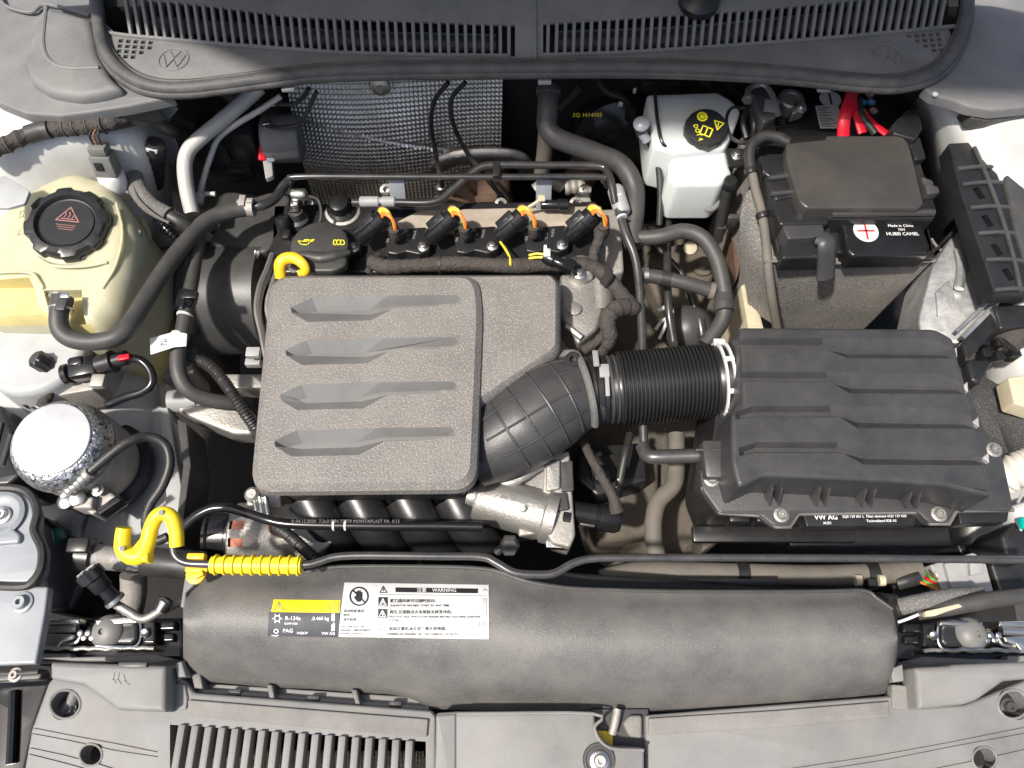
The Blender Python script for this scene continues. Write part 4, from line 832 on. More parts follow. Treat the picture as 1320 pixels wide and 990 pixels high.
for x, y, m in ((1121, 122, 'ink_red'), (1111, 132, 'ink_blue'), (1123, 132, 'ink_blue'), (1126, 143, 'ink_red')):
    q = M(x, y, zt, 6.0); mk('warning_disc', fillpoly(circ(0, 0, q, 20), plane_fn(P(x, y, zt+.001), (1, 0, 0), (0, 1, 0), .0008)), m if m == 'ink_blue' else 'label_white', bt, smooth=0)
    fq = plane_fn(P(x, y, zt+.001), (1, 0, 0), (0, 1, 0), .0014)
    mk('warning_mark', [stroke(circ(0, 0, q*.86, 16), q*.22, fq, True), stroke([(-q*.6, -q*.5), (q*.6, q*.5)], q*.22, fq)] if m == 'ink_red' else [stroke([(-q*.5, 0), (q*.5, 0)], q*.3, fq), stroke([(0, -q*.5), (0, q*.55)], q*.3, fq)], 'ink_red' if m == 'ink_red' else 'label_white', bt, smooth=0, clean=False)
q = M(1113, 143, zt, 6); mk('warning_triangle', fillpoly([(-q, -q*.8), (q, -q*.8), (0, q*.9)], plane_fn(P(1113, 143, zt+.001), (1, 0, 0), (0, 1, 0), .0008)), 'label_yellow', bt, smooth=0)
nt_ = thing('negative_terminal', 'grey cast clamp with nut on the negative battery post', 'battery terminal', P(1015, 140, .61))
mk('clamp', [lathe([(.020, 0), (.021, .004), (.021, .022), (.018, .025), (.012, .025), (.011, .022)], P(1014, 140, .615), (0, 0, 1), 28), slab([(1020, 132), (1038, 126), (1040, 140), (1022, 146)], .64, .62, .004, 3)], 'cast', nt_)
bolt(1033, 139, .64, 7, nt_, 'zinc', (.3, -.4, 1))
bs = thing('battery_sensor', 'grey battery sensor module with printed label and cables beside the negative clamp', 'sensor', P(980, 140, .6))
mk('housing', slab([(968, 115), (984, 110), (994, 124), (1002, 150), (985, 158), (974, 140)], .655, .62, .004, 3), 'dark_plastic', bs)
mk('metal_frame', [tube([P(x, y, .655) for x, y in [(964, 126), (966, 114), (984, 109), (996, 124), (1003, 148)]], .005, 8, 4), lathe([(.009, 0), (.009, .01)], P(963, 130, .645), (0, 0, 1), 6)], 'cast', bs)
mk('text_label', fillpoly([(0, 0), (.022, -.004), (.03, .022), (.006, .026)], plane_fn(P(984, 144, .6565), (1, 0, 0), (0, 1, 0), .0006)), 'ink_grey', bs, smooth=0)
mk('connector', [slab([(976, 150), (998, 146), (1002, 172), (982, 178)], .635, .60, .003, 3)], 'black_plastic', bs)
mk('yellow_dot', lathe([(.003, 0), (.003, .001)], P(985, 172, .636), (0, 0, 1), 14), 'yellow_bright', bs)
mk('cable_loop', [tube([P(*q) for q in [(966, 140, .63), (944, 140, .63), (936, 155, .63), (942, 176, .63), (958, 184, .63), (976, 178, .62)]], .0035, 8, 8), tube([P(*q) for q in [(964, 138, .63), (958, 158, .63), (962, 178, .62)]], .005, 8, 6), tube([P(*q) for q in [(968, 140, .64), (972, 160, .64), (970, 180, .62)]], .004, 8, 6)], 'rubber', bs)
pc = thing('positive_cable', 'pair of bright red battery cables running into the fuse holder', 'cable', P(1100, 150, .6))
mk('cable', tube([P(*q) for q in [(1100, 110, .66), (1098, 122, .665), (1092, 140, .665), (1088, 158, .655), (1087, 176, .64)]], .0095, 12, 8, flat=.45), 'red', pc)
mk('cable', tube([P(*q) for q in [(1092, 108, .655), (1098, 124, .658), (1104, 146, .655), (1112, 172, .645)]], .0075, 12, 8, flat=.45), 'red', pc)
mk('cable', tube([P(*q) for q in [(1112, 145, .65), (1124, 158, .65), (1142, 172, .645)]], .0065, 12, 8, flat=.5), 'red', pc)
mk('black_lead', tube([P(*q) for q in [(1107, 128, .655), (1110, 148, .655), (1128, 172, .645)]], .006, 12, 8), 'rubber', pc)
fb = thing('fuse_holder', 'black fuse box with flat shiny lid sitting on the battery', 'fuse box', P(1100, 260, .6))
mk('lid', slab([(1014, 184), (1064, 179), (1066, 174), (1163, 174), (1172, 184), (1192, 262), (1186, 268), (1040, 268), (1031, 260), (1014, 206)], .668, .645, .004, 4), 'lid_satin' if 'lid_satin' in MT else 'airbox_grain', fb)
mk('carrier', slab([(990, 208), (1016, 196), (1172, 184), (1184, 200), (1208, 268), (1206, 282), (1070, 282), (1068, 288), (1006, 290), (1000, 276), (985, 232)], .648, .60, .004, 4), 'black_plastic', fb)
mk('side_block', [slab([(978, 200), (1012, 196), (1020, 222), (992, 228), (984, 222)], .652, .60, .004, 3), slab([(986, 232), (1024, 228), (1030, 252), (1000, 258)], .652, .60, .004, 3)], 'black_plastic', fb)
mk('clip_bar', [tube([P(990, 230, .654), P(1022, 226, .654)], .004, 8, 2), tube([P(994, 250, .654), P(1028, 247, .654)], .004, 8, 2), tube([P(1072, 276, .652), P(1204, 274, .652)], .0055, 8, 2)], 'airbox_grain', fb)
mk('lid_latch', box(P(1045, 271, .655), (.022, .008, .006), b=.001), 'grey_plastic', fb)
mk('rear_clip', [slab([(1170, 180), (1186, 176), (1194, 204), (1180, 206)], .66, .63, .002, 2), slab([(1168, 142), (1184, 136), (1190, 165), (1180, 180), (1152, 172), (1150, 160)], .672, .62, .003, 2)], 'black_plastic', fb)
mk('corner_clip', [slab([(1188, 226), (1204, 232), (1208, 252), (1196, 254)], .655, .62, .004, 3), slab([(1192, 236), (1210, 240), (1212, 248), (1196, 250)], .664, .65, .002, 2)], 'dark_plastic', fb)
mk('front_tray', slab([(1004, 290), (1068, 288), (1070, 336), (1006, 338)], .625, .592, .004, 3, zref=.615), 'black_plastic', fb)
mk('front_shelf', slab([(1006, 284), (1060, 282), (1064, 302), (1048, 306), (1016, 308)], .645, .61, .003, 3), 'airbox_grain', fb)
mk('hook_handle', tube([P(1054, 306, .638), P(1064, 310, .640), P(1066, 320, .634), P(1065, 340, .61), P(1064, 358, .59)], [.012, .0145, .015, .015, .015], 14, 6, flat=.55), 'airbox_grain', fb)
pos = mk('positive_cover', slab([(1085, 284), (1188, 282), (1200, 318), (1198, 328), (1100, 330), (1092, 322)], .632, .60, .005, 3), 'black_gloss', fb)
mk('positive_frame', slab([(1080, 284), (1196, 284), (1206, 332), (1090, 336)], .612, .595, .003, 3), 'black_plastic', fb)
zz = .632
r = M(1116, 291, zz, 16); f = plane_fn(P(1116, 298, zz+.0006), (1, 0, 0), (0, 1, 0), .0006)
mk('plus_disc', fillpoly(circ(0, 0, r, 32, r*1.05), f), 'label_white', pos, smooth=0)
f = plane_fn(P(1116, 298, zz+.0006), (1, 0, 0), (0, 1, 0), .0014)
mk('plus_sign', [stroke([(-r*.62, 0), (r*.62, 0)], r*.16, f), stroke([(0, -r*.75), (0, r*.8)], r*.16, f)], 'ink_red', pos, smooth=0, clean=False)
s = M(1160, 298, zz)
printed('printed_text', [('Made in China', 5.6*s, 0, 6*s, 'CENTER'), ('75M', 5.2*s, 0, 0, 'CENTER'), ('HUBEI CAMEL', 6.8*s, 0, -7*s, 'CENTER')], plane_fn(P(1162, 298, zz+.0006), (1, 0, 0), (0, 1, 0), .0012), 'ink_white', pos)
vh = thing('battery_vent_hose', 'grey dusty cable in sleeve curving down the side of the battery', 'cable', P(975, 280, .55))
mk('upper_tube', tube([P(*q) for q in [(1016, 184, .655), (1002, 177, .658), (985, 176, .658), (970, 186, .655), (966, 202, .65), (969, 222, .645)]], .0088, 12, 8), 'rubber', vh)
mk('lower_tube', tube([P(*q) for q in [(969, 220, .645), (974, 245, .635), (982, 275, .62), (987, 310, .605), (990, 345, .59), (995, 385, .55), (1002, 425, .49)]], .0072, 12, 8), 'hose_dusty', vh)
for x, y, z in ((968, 221, .647), (983, 278, .622)):
    mk('clip', [lathe([(.010, -.004), (.0105, 0), (.010, .004)], P(x, y, z), (.2, -1, -.2), 16), lathe([(.009, 0), (.009, .003)], P(x+14, y+2, z), (1, 0, .2), 16)], 'black_plastic', vh)
one('felt_side_pad', 'grey felt side flap hanging beside the battery toward the gearbox', 'insulation', [solidify(wing([[(962, 248, .60), (954, 280, .58), (956, 330, .54), (965, 400, .46)], [(975, 240, .61), (970, 290, .59), (975, 340, .56), (984, 410, .47)], [(986, 240, .605), (986, 300, .59), (990, 345, .575), (1000, 420, .48)]], 4), .003)], 'sleeve')
one('battery_tray_edge', 'olive stained metal tray edge below the battery flap', 'tray', [slab([(955, 368), (968, 362), (985, 424), (965, 424)], .47, .3, .002, 2), slab([(966, 395), (974, 390), (982, 420), (970, 420)], .472, .46, .001, 1)], 'cream')
# ================================================================ far right: relay rail, control module, plugs, white duct
rr_ = thing('connector_rail', 'black ribbed plastic rail with square openings next to the white wing', 'connector rail', P(1270, 290, .6))
rout = [(1223, 184), (1260, 182), (1272, 210), (1284, 216), (1318, 310), (1335, 376), (1282, 376), (1236, 240)]
wins = []
for k, (x, y) in enumerate(((1262, 249), (1273, 285), (1285, 322), (1300, 354))): wins.append(box(P(x, y, .69), (M(x, y, .69, 9), M(x, y, .69, 18), .06), (0, 0, 1), (1, .28, 0), b=0))
wv = []; wf = []
for g in wins:
    k = len(wv); wv += g[0]; wf += [tuple(i+k for i in f_) for f_ in g[1]]
mk('rail_body', slab(rout, .69, .66, .003, 3), 'black_plastic', rr_, cutters=[(wv, wf)])
mk('long_rib', [tube([P(x, y, .692) for x, y in [(1256, 190), (1268, 218), (1288, 270), (1306, 330), (1316, 376)]], .003, 8, 4)], 'dark_plastic', rr_)
for (a, b) in (((1234, 218), (1290, 216)), ((1240, 238), (1298, 236)), ((1250, 268), (1308, 268)), ((1260, 301), (1318, 302)), ((1270, 335), (1328, 338)), ((1282, 374), (1335, 374))):
    mk('cross_rib', [tube([P(*a, .691), P((a[0]+b[0])/2, (a[1]+b[1])/2-2, .693), P(*b, .688)], .0032, 8, 4)], 'dark_plastic', rr_)
mk('liner', slab([(1240, 215), (1280, 215), (1325, 374), (1285, 374)], .655, .65, 0), 'cavity', rr_)
one('relay_box', 'brownish black box with rounded edge at the outer side of the ribbed rail', 'fuse box', [slab([(1294, 222), (1308, 212), (1380, 205), (1380, 360), (1326, 350), (1310, 300)], .695, .60, .006, 4), tube([P(1312, 212, .697), P(1316, 207, .70), P(1330, 206, .70)], .002, 6, 4)], 'dark_plastic')
cm = thing('control_module', 'silver metal engine control module slanting down beside the battery', 'control module', P(1240, 350, .5))
mp_ = [(1247, 272), (1287, 382), (1288, 392), (1240, 440), (1196, 424), (1192, 402), (1206, 338)]
def zmod(x, y): return .60+.25*(x-P(1200, 400, .6).x)
mk('case', prism(roundpoly(px2(mp_, .615), .006, 2), zmod, .52, .003, 2), 'module', cm)
mk('raised_panel', prism(roundpoly(px2([(1210, 372), (1226, 358), (1234, 384), (1214, 404)], .615), .003, 2), lambda x, y: zmod(x, y)+.003, .56, .002, 2), 'module', cm)
mk('bead', [tube([P(1236, 322, .619), P(1240, 345, .621), P(1236, 372, .620)], .007, 10, 6, flat=.7), tube([P(1240, 436, .626), P(1284, 392, .634)], .004, 8, 3), tube([P(1232, 428, .624), P(1278, 385, .633)], .003, 8, 3)], 'module', cm)
mk('dark_edge', slab([(1218, 308), (1234, 294), (1246, 262), (1250, 274), (1212, 318), (1204, 322)], .625, .56, .003, 2), 'black_plastic', cm)
mp2 = thing('module_plug', 'black multi-pin plug and harness boots on the end of the silver control module', 'connector', P(1275, 430, .5))
mk('shroud', [slab([(1280, 394), (1322, 392), (1340, 420), (1290, 424)], .645, .58, .004, 3), slab([(1240, 442), (1284, 398), (1290, 420), (1246, 466)], .63, .56, .004, 3), slab([(1246, 466), (1290, 424), (1300, 440), (1262, 495), (1252, 490)], .60, .5, .006, 3)], 'black_plastic', mp2)
for i in range(9):
    x, y = 1268+(i % 3)*18+random.uniform(-4, 4), 428+(i//3)*15+random.uniform(-3, 3)
    mk('latch', box(P(x, y, .61), (.014, .012, .02), (random.uniform(-.3, .3), random.uniform(-.3, .3), 1), b=.002), 'black_gloss', mp2)
mk('boot', [tube([P(1296, 445, .62), P(1310, 432, .625), P(1340, 424, .63)], .018, 14, 5, flat=.8), tube([P(1262, 486, .56), P(1248, 470, .58), P(1250, 452, .6)], .011, 12, 5, rf=lambda s: .0015*sin(s*700))], 'tape', mp2)
one('side_harness', 'bulky black fleece wrapped harness between airbox and wing', 'wiring harness', [tube([P(*q) for q in [(1252, 505, .50), (1275, 520, .52), (1300, 538, .53), (1318, 560, .53), (1330, 600, .5)]], .030, 14, 8), tube([P(*q) for q in [(1256, 520, .52), (1268, 545, .52), (1290, 565, .51), (1310, 590, .5)]], .022, 14, 8)], 'fleece')
one('cream_insert', 'cream coloured foam block on the white wing behind the black harness', 'insulation', [slab([(1300, 486), (1340, 480), (1340, 530), (1308, 520)], .60, .57, .003, 3)], 'cream')
wd_ = thing('white_duct', 'ribbed white corrugated hose curling past the airbox corner', 'hose', P(1310, 640, .45))
def ribs(p): return lambda s: .0022*sin(s*2*pi/p)
mk('tube', tube([P(*q) for q in [(1292, 615, .53), (1310, 607, .545), (1345, 595, .55)]], .024, 20, 22, rf=ribs(.008)), 'white_duct', wd_)
mk('tube', tube([P(*q) for q in [(1302, 672, .52), (1318, 668, .52), (1350, 655, .52)]], .018, 20, 22, rf=ribs(.008)), 'white_plastic', wd_)
mk('wire', tube([P(1312, 648, .54), P(1318, 635, .54), P(1322, 622, .54)], .0022, 8, 5), 'grey_plastic', wd_)
one('teal_plug', 'small teal connector peeking out by the white ribbed hose', 'connector', [box(P(1324, 675, .55), (.02, .016, .012), (.2, 0, 1), b=.003)], 'teal')
one('black_plug', 'black angular connector below the white ribbed hose', 'connector', [slab([(1290, 690), (1308, 672), (1340, 668), (1340, 720), (1296, 716)], .53, .45, .006, 4)], 'black_plastic')
# ================================================================ coolant tank
ct = thing('coolant_tank', 'yellowed translucent coolant expansion tank with large black screw cap', 'coolant tank', P(80, 350, .5))
zt_ = .655
tout = px2([(-30, 262), (10, 252), (36, 240), (93, 226), (113, 228), (149, 243), (161, 262), (176, 282), (186, 306), (178, 350), (160, 398), (132, 430), (84, 430), (56, 414), (-30, 412)], zt_-.03)
def ztank(x, y):
    c = P(95, 291, zt_); d = sqrt((x-c.x)**2+(y-c.y)**2); return zt_-.20*max(0, d-.075)
tp = roundpoly(tout, .014, 4)
V = []; F = []; rings = []
for (ins, dz, z0) in ((-.001, None, .50), (0, None, .565), (.0, .030, None), (.004, .016, None), (.011, .006, None), (.020, .001, None), (.03, 0, None)):
    q = inset(tp, ins); rings.append([Vector((p.x, p.y, z0 if dz is None else ztank(p.x, p.y)-dz)) for p in q])
Nn = len(tp)
for r in rings: V += r
for i in range(len(rings)-1):
    for j in range(Nn): F.append((i*Nn+j, i*Nn+(j+1) % Nn, (i+1)*Nn+(j+1) % Nn, (i+1)*Nn+j))
c = Vector((sum(p.x for p in rings[-1])/Nn, sum(p.y for p in rings[-1])/Nn, ztank(*P(95, 291, zt_)[:2]))); V.append(P(95, 291, zt_)); k = len(V)-1
for j in range(Nn): F.append(((len(rings)-1)*Nn+j, (len(rings)-1)*Nn+(j+1) % Nn, k))
F.append(tuple(range(Nn-1, -1, -1)))
rc_cut = [slab([(-60, 360), (38, 358), (47, 376), (50, 399), (-60, 399)], .72, .618, 0, 0, zref=.645), slab([(56, 374), (104, 372), (104, 411), (62, 413)], .72, .624, 0, 0, zref=.648)]
mk('tank_body', (V, F), 'tank', ct, smooth=55, cutters=rc_cut, mat2=('tank_low', lambda q: q.z > .6 and q.y < P(80, 350, .65).y and q.z < ztank(q.x, q.y)-.006 and q.x < P(107, 390, .65).x and q.y > P(80, 420, .65).y))
mk('lower_shell', prism(inset(tp, .003), .51, .40, .004, 2, -.015), 'tank_low', ct)
mk('seam', tube([P(x, y, .585) for x, y in [(-20, 408), (50, 409), (62, 422), (84, 434), (128, 435), (165, 400), (184, 352), (192, 308), (182, 282)]], .0045, 8, 6), 'tank', ct)
mk('moulded_rib', [tube([P(x, y, ztank(*P(x, y, .645)[:2])) for x, y in q_], .0022, 8, 4) for q_ in ([(-20, 352), (36, 351), (50, 362), (56, 372)], [(48, 332), (70, 343), (110, 343), (138, 338)], [(150, 262), (158, 300), (150, 340), (132, 372)])], 'tank', ct)
neck = P(95, 297, zt_-.006); nrm = Vector((.12, -.10, 1)).normalized(); R = M(95, 291, .68, 51)
mk('neck', lathe([(R*1.1, 0), (R*1.06, .008), (R*.95, .012)], neck, nrm, 48), 'tank', ct)
prof = [(R*.98, .008), (R, .010), (R, .022), (R*.97, .025), (R*.90, .027), (R*.76, .0275), (R*.72, .024), (R*.70, .021), (R*.66, .0205), (R*.64, .0225), (R*.2, .0225), (.002, .0225)]
cap = mk('cap', lathe(prof, neck, nrm, 96, lobes=(8, .035, R*.95)), 'black_plastic', ct)
u_, v_, w_ = basis(nrm, (1, -.06, 0)); fn = plane_fn(neck+nrm*.0226, u_, v_, .0006)
s = R/50
mk('printed_symbol', [stroke([(-14*s, 2*s), (14*s, 2*s), (0, 22*s)], 1.4*s, fn, True), stroke([(-8*s, 5*s), (8*s, 5*s)], 1.2*s, fn)]+[stroke([(x*s, 7*s), (x*s+2*s, 11*s), (x*s, 15*s)], 1.2*s, fn) for x in (-5, 0, 5)]+[stroke([((-12+i*2)*s, -4*s-i*3*s), ((12-i)*s, -4*s-i*3*s)], .7*s, fn) for i in range(3)], 'ink_pale_red', cap, smooth=0, clean=False)
fn = plane_fn(P(32, 290, .648), (1, .1, .1), (-.1, 1, .05), .0)
fm = lambda u, v: (lambda q: Vector((q.x, q.y, ztank(q.x, q.y)+.0012)))(fn(u, v)); s = M(32, 290, .65)
mk('embossed_mark', [stroke([(x*s, y*s) for x, y in [(-6, 8), (8, 10), (9, 20), (-5, 18)]], 1.2*s, fm, True), stroke([(0, 9*s), (1*s, 19*s)], 1.2*s, fm), stroke([(x*s, y*s) for x, y in [(-12, -15), (2, -12), (3, 0), (-8, -3)]], 1.2*s, fm, True)], 'ink_pale_red' if False else 'tank_low', ct, smooth=0, clean=False)
mk('clip_lug', [box(P(172, 305, .63), (.02, .022, .012), (.3, 0, 1), b=.003), box(P(170, 320, .62), (.014, .03, .01), (.4, 0, 1), b=.002)], 'grey_plastic', ct)
lh = thing('tank_hose', 'black rubber hose sweeping from the coolant tank outlet up to the engine', 'hose', P(160, 420, .55))
mk('hose_body', tube([P(*q) for q in [(80, 384, .655), (76, 404, .652), (78, 425, .645), (95, 438, .64), (130, 440, .64), (160, 428, .64), (185, 390, .63), (212, 348, .62), (240, 312, .61), (268, 284, .60), (298, 272, .595), (326, 268, .59)]], .0125, 16, 8), 'hose', lh)
mk('hose_clamp', [lathe([(.0135, -.010), (.0145, -.010), (.0145, .010), (.0135, .010)], P(79, 392, .654), (0, 1, .1), 22), box(P(79, 392, .670), (.014, .02, .004), b=.001)], 'dark_plastic', lh)
mks('spring_band', [lathe([(.0145, -.0015), (.0155, -.0015), (.0155, .0015), (.0145, .0015)], P(79, y, .654), (0, 1, .1), 22) for y in (383, 399)]+[box(P(84, 381, .668), (.012, .008, .004), b=.001)], 'zinc', lh)
mk('end_clamp', [lathe([(.0135, -.012), (.0142, -.012), (.0142, .012), (.0135, .012)], P(318, 268, .591), (1, .03, 0), 22), box(P(312, 259, .605), (.01, .02, .006), b=.001), box(P(322, 259, .605), (.01, .008, .006), b=.001)], 'cast_dull', lh)
mk('end_pipe', tube([P(*q) for q in [(326, 267, .59), (340, 264, .59), (354, 256, .585), (366, 240, .58), (376, 230, .575)]], .008, 10, 6), 'black_paint', lh)
# ---- AC pipes
one('ac_suction_pipe', 'pale dusty aluminium pipe with a wide bend coming down from the cowl', 'pipe', [tube([P(*q) for q in [(335, 112, .66), (318, 128, .65), (285, 156, .64), (256, 180, .635), (242, 196, .63), (238, 216, .62), (241, 245, .605), (248, 276, .59)]], .0118, 18, 8)], 'ac_pipe')
one('ac_liquid_pipe', 'thin pale aluminium pipe beside the wide bent pipe', 'pipe', [tube([P(*q) for q in [(362, 124, .66), (335, 142, .645), (305, 160, .63), (282, 178, .615), (272, 200, .60), (262, 232, .585), (257, 258, .57)]], .0048, 12, 8), lathe([(.008, 0), (.008, .016)], P(258, 250, .578), (-.2, -1, -.3), 12), lathe([(.004, 0), (.004, .02)], P(262, 250, .575), (1, 0, 0), 10)], 'ac_pipe')
ab_ = thing('abs_pump', 'dark grey cylindrical ABS pump motor with pipes on the firewall', 'abs pump', P(360, 190, .5))
mk('motor', lathe([(.036, 0), (.040, .004), (.040, .058), (.036, .063)], P(340, 180, .56), (1, .08, -.05), 40), 'grey_dark', ab_)
mk('valve_block', [box(P(318, 178, .555), (.05, .07, .09), b=.004), box(P(285, 190, .53), (.06, .08, .1), b=.006)], 'black_plastic', ab_)
mks('brake_pipe', [tube([P(*q) for q in pts], .0036, 8, 7) for pts in ([(340, 162, .60), (360, 164, .61), (385, 160, .62), (398, 140, .65), (408, 118, .68)], [(352, 133, .64), (378, 134, .65), (392, 124, .67), (398, 114, .69)])], 'black_paint', ab_)
for x, y in ((341, 161), (352, 133), (345, 205)): mk('pipe_nut', lathe([(.0065, 0), (.0065, .010), (.004, .013)], P(x, y, .60), (1, 0, .1), 6), 'zinc', ab_)
mk('red_tab', box(P(338, 198, .565), (.012, .026, .008), (.5, -.3, 1), b=.003), 'red', ab_)
mk('bracket', [slab([(338, 205), (350, 204), (352, 226), (342, 230)], .56, .55, .002, 2)], 'grey_plastic', ab_)
mks('fin', [box(P(300, 188+i*6, .55-i*.006), (.07, .006, .03), b=.001) for i in range(7)], 'black_plastic', ab_)
one('transparent_cover', 'dark smoked plate tucked under the bent aluminium pipe', 'cover', [slab([(262, 262), (290, 246), (330, 250), (300, 285), (268, 300)], .50, .46, .004, 5)], 'dark_plastic')
# ---- looms, connectors top left
lm = thing('wing_loom', 'thick taped cable loom lying over the white wing behind the coolant tank', 'wiring harness', P(90, 165, .7))
mk('loom', tube([P(*q) for q in [(-30, 202, .715), (0, 190, .717), (30, 176, .718), (60, 167, .718), (95, 164, .718), (130, 160, .717), (158, 153, .712), (175, 142, .70), (186, 128, .68)]], .0115, 14, 14, rf=lambda s: .0009*sin(s*330)), 'tape', lm)
for x, y in ((10, 186), (24, 179), (84, 165), (97, 164), (114, 162), (132, 160)):
    mk('tape_edge', lathe([(.0125, -.0007), (.0131, 0), (.0125, .0007)], P(x, y, .7175), (1, .45 if x < 30 else .12, 0), 18), 'hose_dusty', lm)
mk('tape_patch', [tube([P(*q) for q in [(36, 174, .7185), (52, 169, .7185), (64, 167, .7185)]], .0132, 12, 5)], 'hose', lm)
sk_ = thing('level_sensor_plug', 'grey rectangular plug standing in a white socket behind the tank cap', 'connector', P(154, 225, .62))
a = P(150, 243, .625); d = Vector((.05, .25, .95)).normalized()
mk('socket', lathe([(.018, 0), (.0195, .004), (.0195, .024), (.017, .028)], a, d, 24), 'white_plastic', sk_)
b = a+d*.028
mk('plug_body', [box(b+d*.018, (.032, .026, .036), d, (1, 0, 0), b=.003), box(b+d*.043, (.026, .022, .014), d, (1, 0, 0), b=.003)], 'grey_dark', sk_)
mk('plug_window', [box(b+d*.024+Vector((-.004, -.0135, 0)), (.012, .003, .014), d, (1, 0, 0), b=.0008)], 'cavity', sk_)
for i in range(3): mk('wire', tube([b+d*.05+Vector((-.006+i*.006, 0, 0)), b+d*.066+Vector((-.004+i*.006, 0, .002)), b+d*.066+Vector((.004+i*.003, .014, 0)), b+d*.05+Vector((.006, .026, -.006))], .0016, 7, 6), ('rubber', 'wire_brown', 'rubber')[i], sk_)
bo = thing('ribbed_boot', 'black ribbed rubber boot with white band behind the silver bent pipe', 'boot', P(200, 220, .55))
a = P(202, 240, .56); b = P(199, 188, .645); d = (b-a); L = d.length
mk('boot', lathe([(.010+.006*(i/12)+(.0018 if i % 2 else 0), L*i/12) for i in range(13)]+[(.016, L+.004), (.010, L+.01)], a, d, 24), 'rubber', bo)
mk('white_band', box(b+Vector((0, -.012, .004)), (.017, .006, .007), d, (1, 0, 0), b=.001), 'white_plastic', bo)
one('torn_pad', 'torn grey felt pad hanging under the cowl corner', 'insulation', [solidify(wing([[(170, 150, .70), (190, 130, .70), (215, 125, .70), (230, 140, .69)], [(168, 170, .66), (190, 158, .66), (205, 150, .66), (218, 160, .65)], [(180, 195, .60), (196, 186, .60), (212, 182, .60), (230, 190, .59)], [(188, 212, .55), (200, 204, .55), (214, 206, .54), (224, 210, .53)]], 5), .003)], 'body_shade_grey')
one('bleed_hose', 'short black bent hose under the cowl corner beside the torn pad', 'hose', [tube([P(*q) for q in [(192, 128, .71), (195, 146, .70), (205, 160, .68), (222, 168, .64), (240, 172, .58)]], .0105, 12, 8)], 'hose')
sh = thing('sheathed_loom', 'flat grey woven sheath bundle bending down beside the tank to a black sleeve', 'wiring', P(205, 270, .6))
mk('sheath', tube([P(*q) for q in [(172, 226, .62), (178, 245, .625), (192, 263, .625), (208, 273, .622), (222, 280, .618)]], .0135, 16, 8, flat=.7), 'braid', sh)
mk('piping', tube([P(*q) for q in [(171, 238, .632), (178, 256, .636), (192, 271, .636), (206, 281, .633), (218, 287, .63)]], .0022, 8, 8), 'hose_dusty', sh)
mk('sleeve', tube([P(*q) for q in [(218, 278, .62), (232, 286, .615), (250, 298, .60), (256, 312, .59)]], .0118, 14, 7), 'rubber', sh)
mk('conduit', tube([P(*q) for q in [(203, 281, .60), (214, 294, .60), (226, 306, .59), (244, 322, .57)]], .0075, 14, 22, rf=lambda s: .0014*(1 if sin(s*2*pi/.0052) > 0 else -1)), 'black_gloss', sh)
mk('ring', lathe([(.013, -.0015), (.0142, 0), (.013, .0015)], P(219, 279, .62), (1, -.55, -.1), 20), 'black_plastic', sh)
one('cross_pipe', 'dusty beige horizontal pipe stub between tank and engine', 'pipe', [tube([P(185, 313, .53), P(205, 312, .53), P(225, 309, .53), P(242, 304, .53)], .0125, 14, 4), tube([P(175, 340, .54), P(200, 336, .54), P(232, 332, .53)], .005, 8, 4)], 'hose_dusty')
# ---- breather hose with tag going down beside the timing cover
bh = thing('breather_hose', 'black hose with white paper tag running down beside the timing cover', 'hose', P(240, 420, .5))
mk('upper_hose', tube([P(*q) for q in [(256, 300, .595), (254, 320, .59), (250, 345, .59), (247, 365, .59), (243, 385, .59)]], .0105, 14, 7), 'hose', bh)
mk('coupling', [lathe([(.0135, 0), (.0145, .004), (.0145, .020), (.012, .024), (.012, .03)], P(244, 378, .59), (-.15, -1, 0), 22), box(P(244, 381, .603), (.026, .012, .008), b=.002), box(P(236, 392, .6), (.008, .02, .01), b=.002)], 'black_gloss', bh)
mk('white_ring', lathe([(.0105, 0), (.0118, .001), (.0118, .0035), (.0105, .0045)], P(239, 405, .59), (-.15, -1, 0), 20), 'white_plastic', bh)
mk('lower_hose', tube([P(*q) for q in [(240, 400, .59), (236, 425, .588), (230, 450, .585), (230, 478, .58), (240, 500, .57), (262, 513, .555), (290, 519, .54), (322, 521, .52)]], .0112, 16, 8), 'hose', bh)
tg = slab([(193, 436), (226, 427), (241, 430), (240, 446), (225, 447), (194, 457)], .604, .6025, .0004, 1)
tag_ = mk('paper_tag', [tg, lathe([(.0122, 0), (.0124, .016)], P(232, 431, .587), (-.12, -1, 0), 22)], 'label_white', bh)
s = M(210, 442, .604); f = plane_fn(P(210, 443, .604), (1, .22, 0), (-.22, 1, 0), .0006)
mk('tag_code', [fillpoly([(x*s-3*s, y*s), (x*s-2*s, y*s), (x*s-2*s, y*s+s), (x*s-3*s, y*s+s)], f) for x, y in [(random.randint(0, 7), random.randint(-4, 5)) for _ in range(34)]], 'ink_grey', tag_, smooth=0, clean=False)
one('corrugated_conduit', 'thin black corrugated conduit slipping under the engine cover corner', 'conduit', [tube([P(*q) for q in [(238, 458, .56), (252, 463, .56), (268, 470, .56), (284, 486, .555), (300, 508, .55), (314, 530, .54), (330, 552, .52)]], .0085, 14, 30, rf=lambda s: .0008*sin(s*2*pi/.0048))], 'rubber')
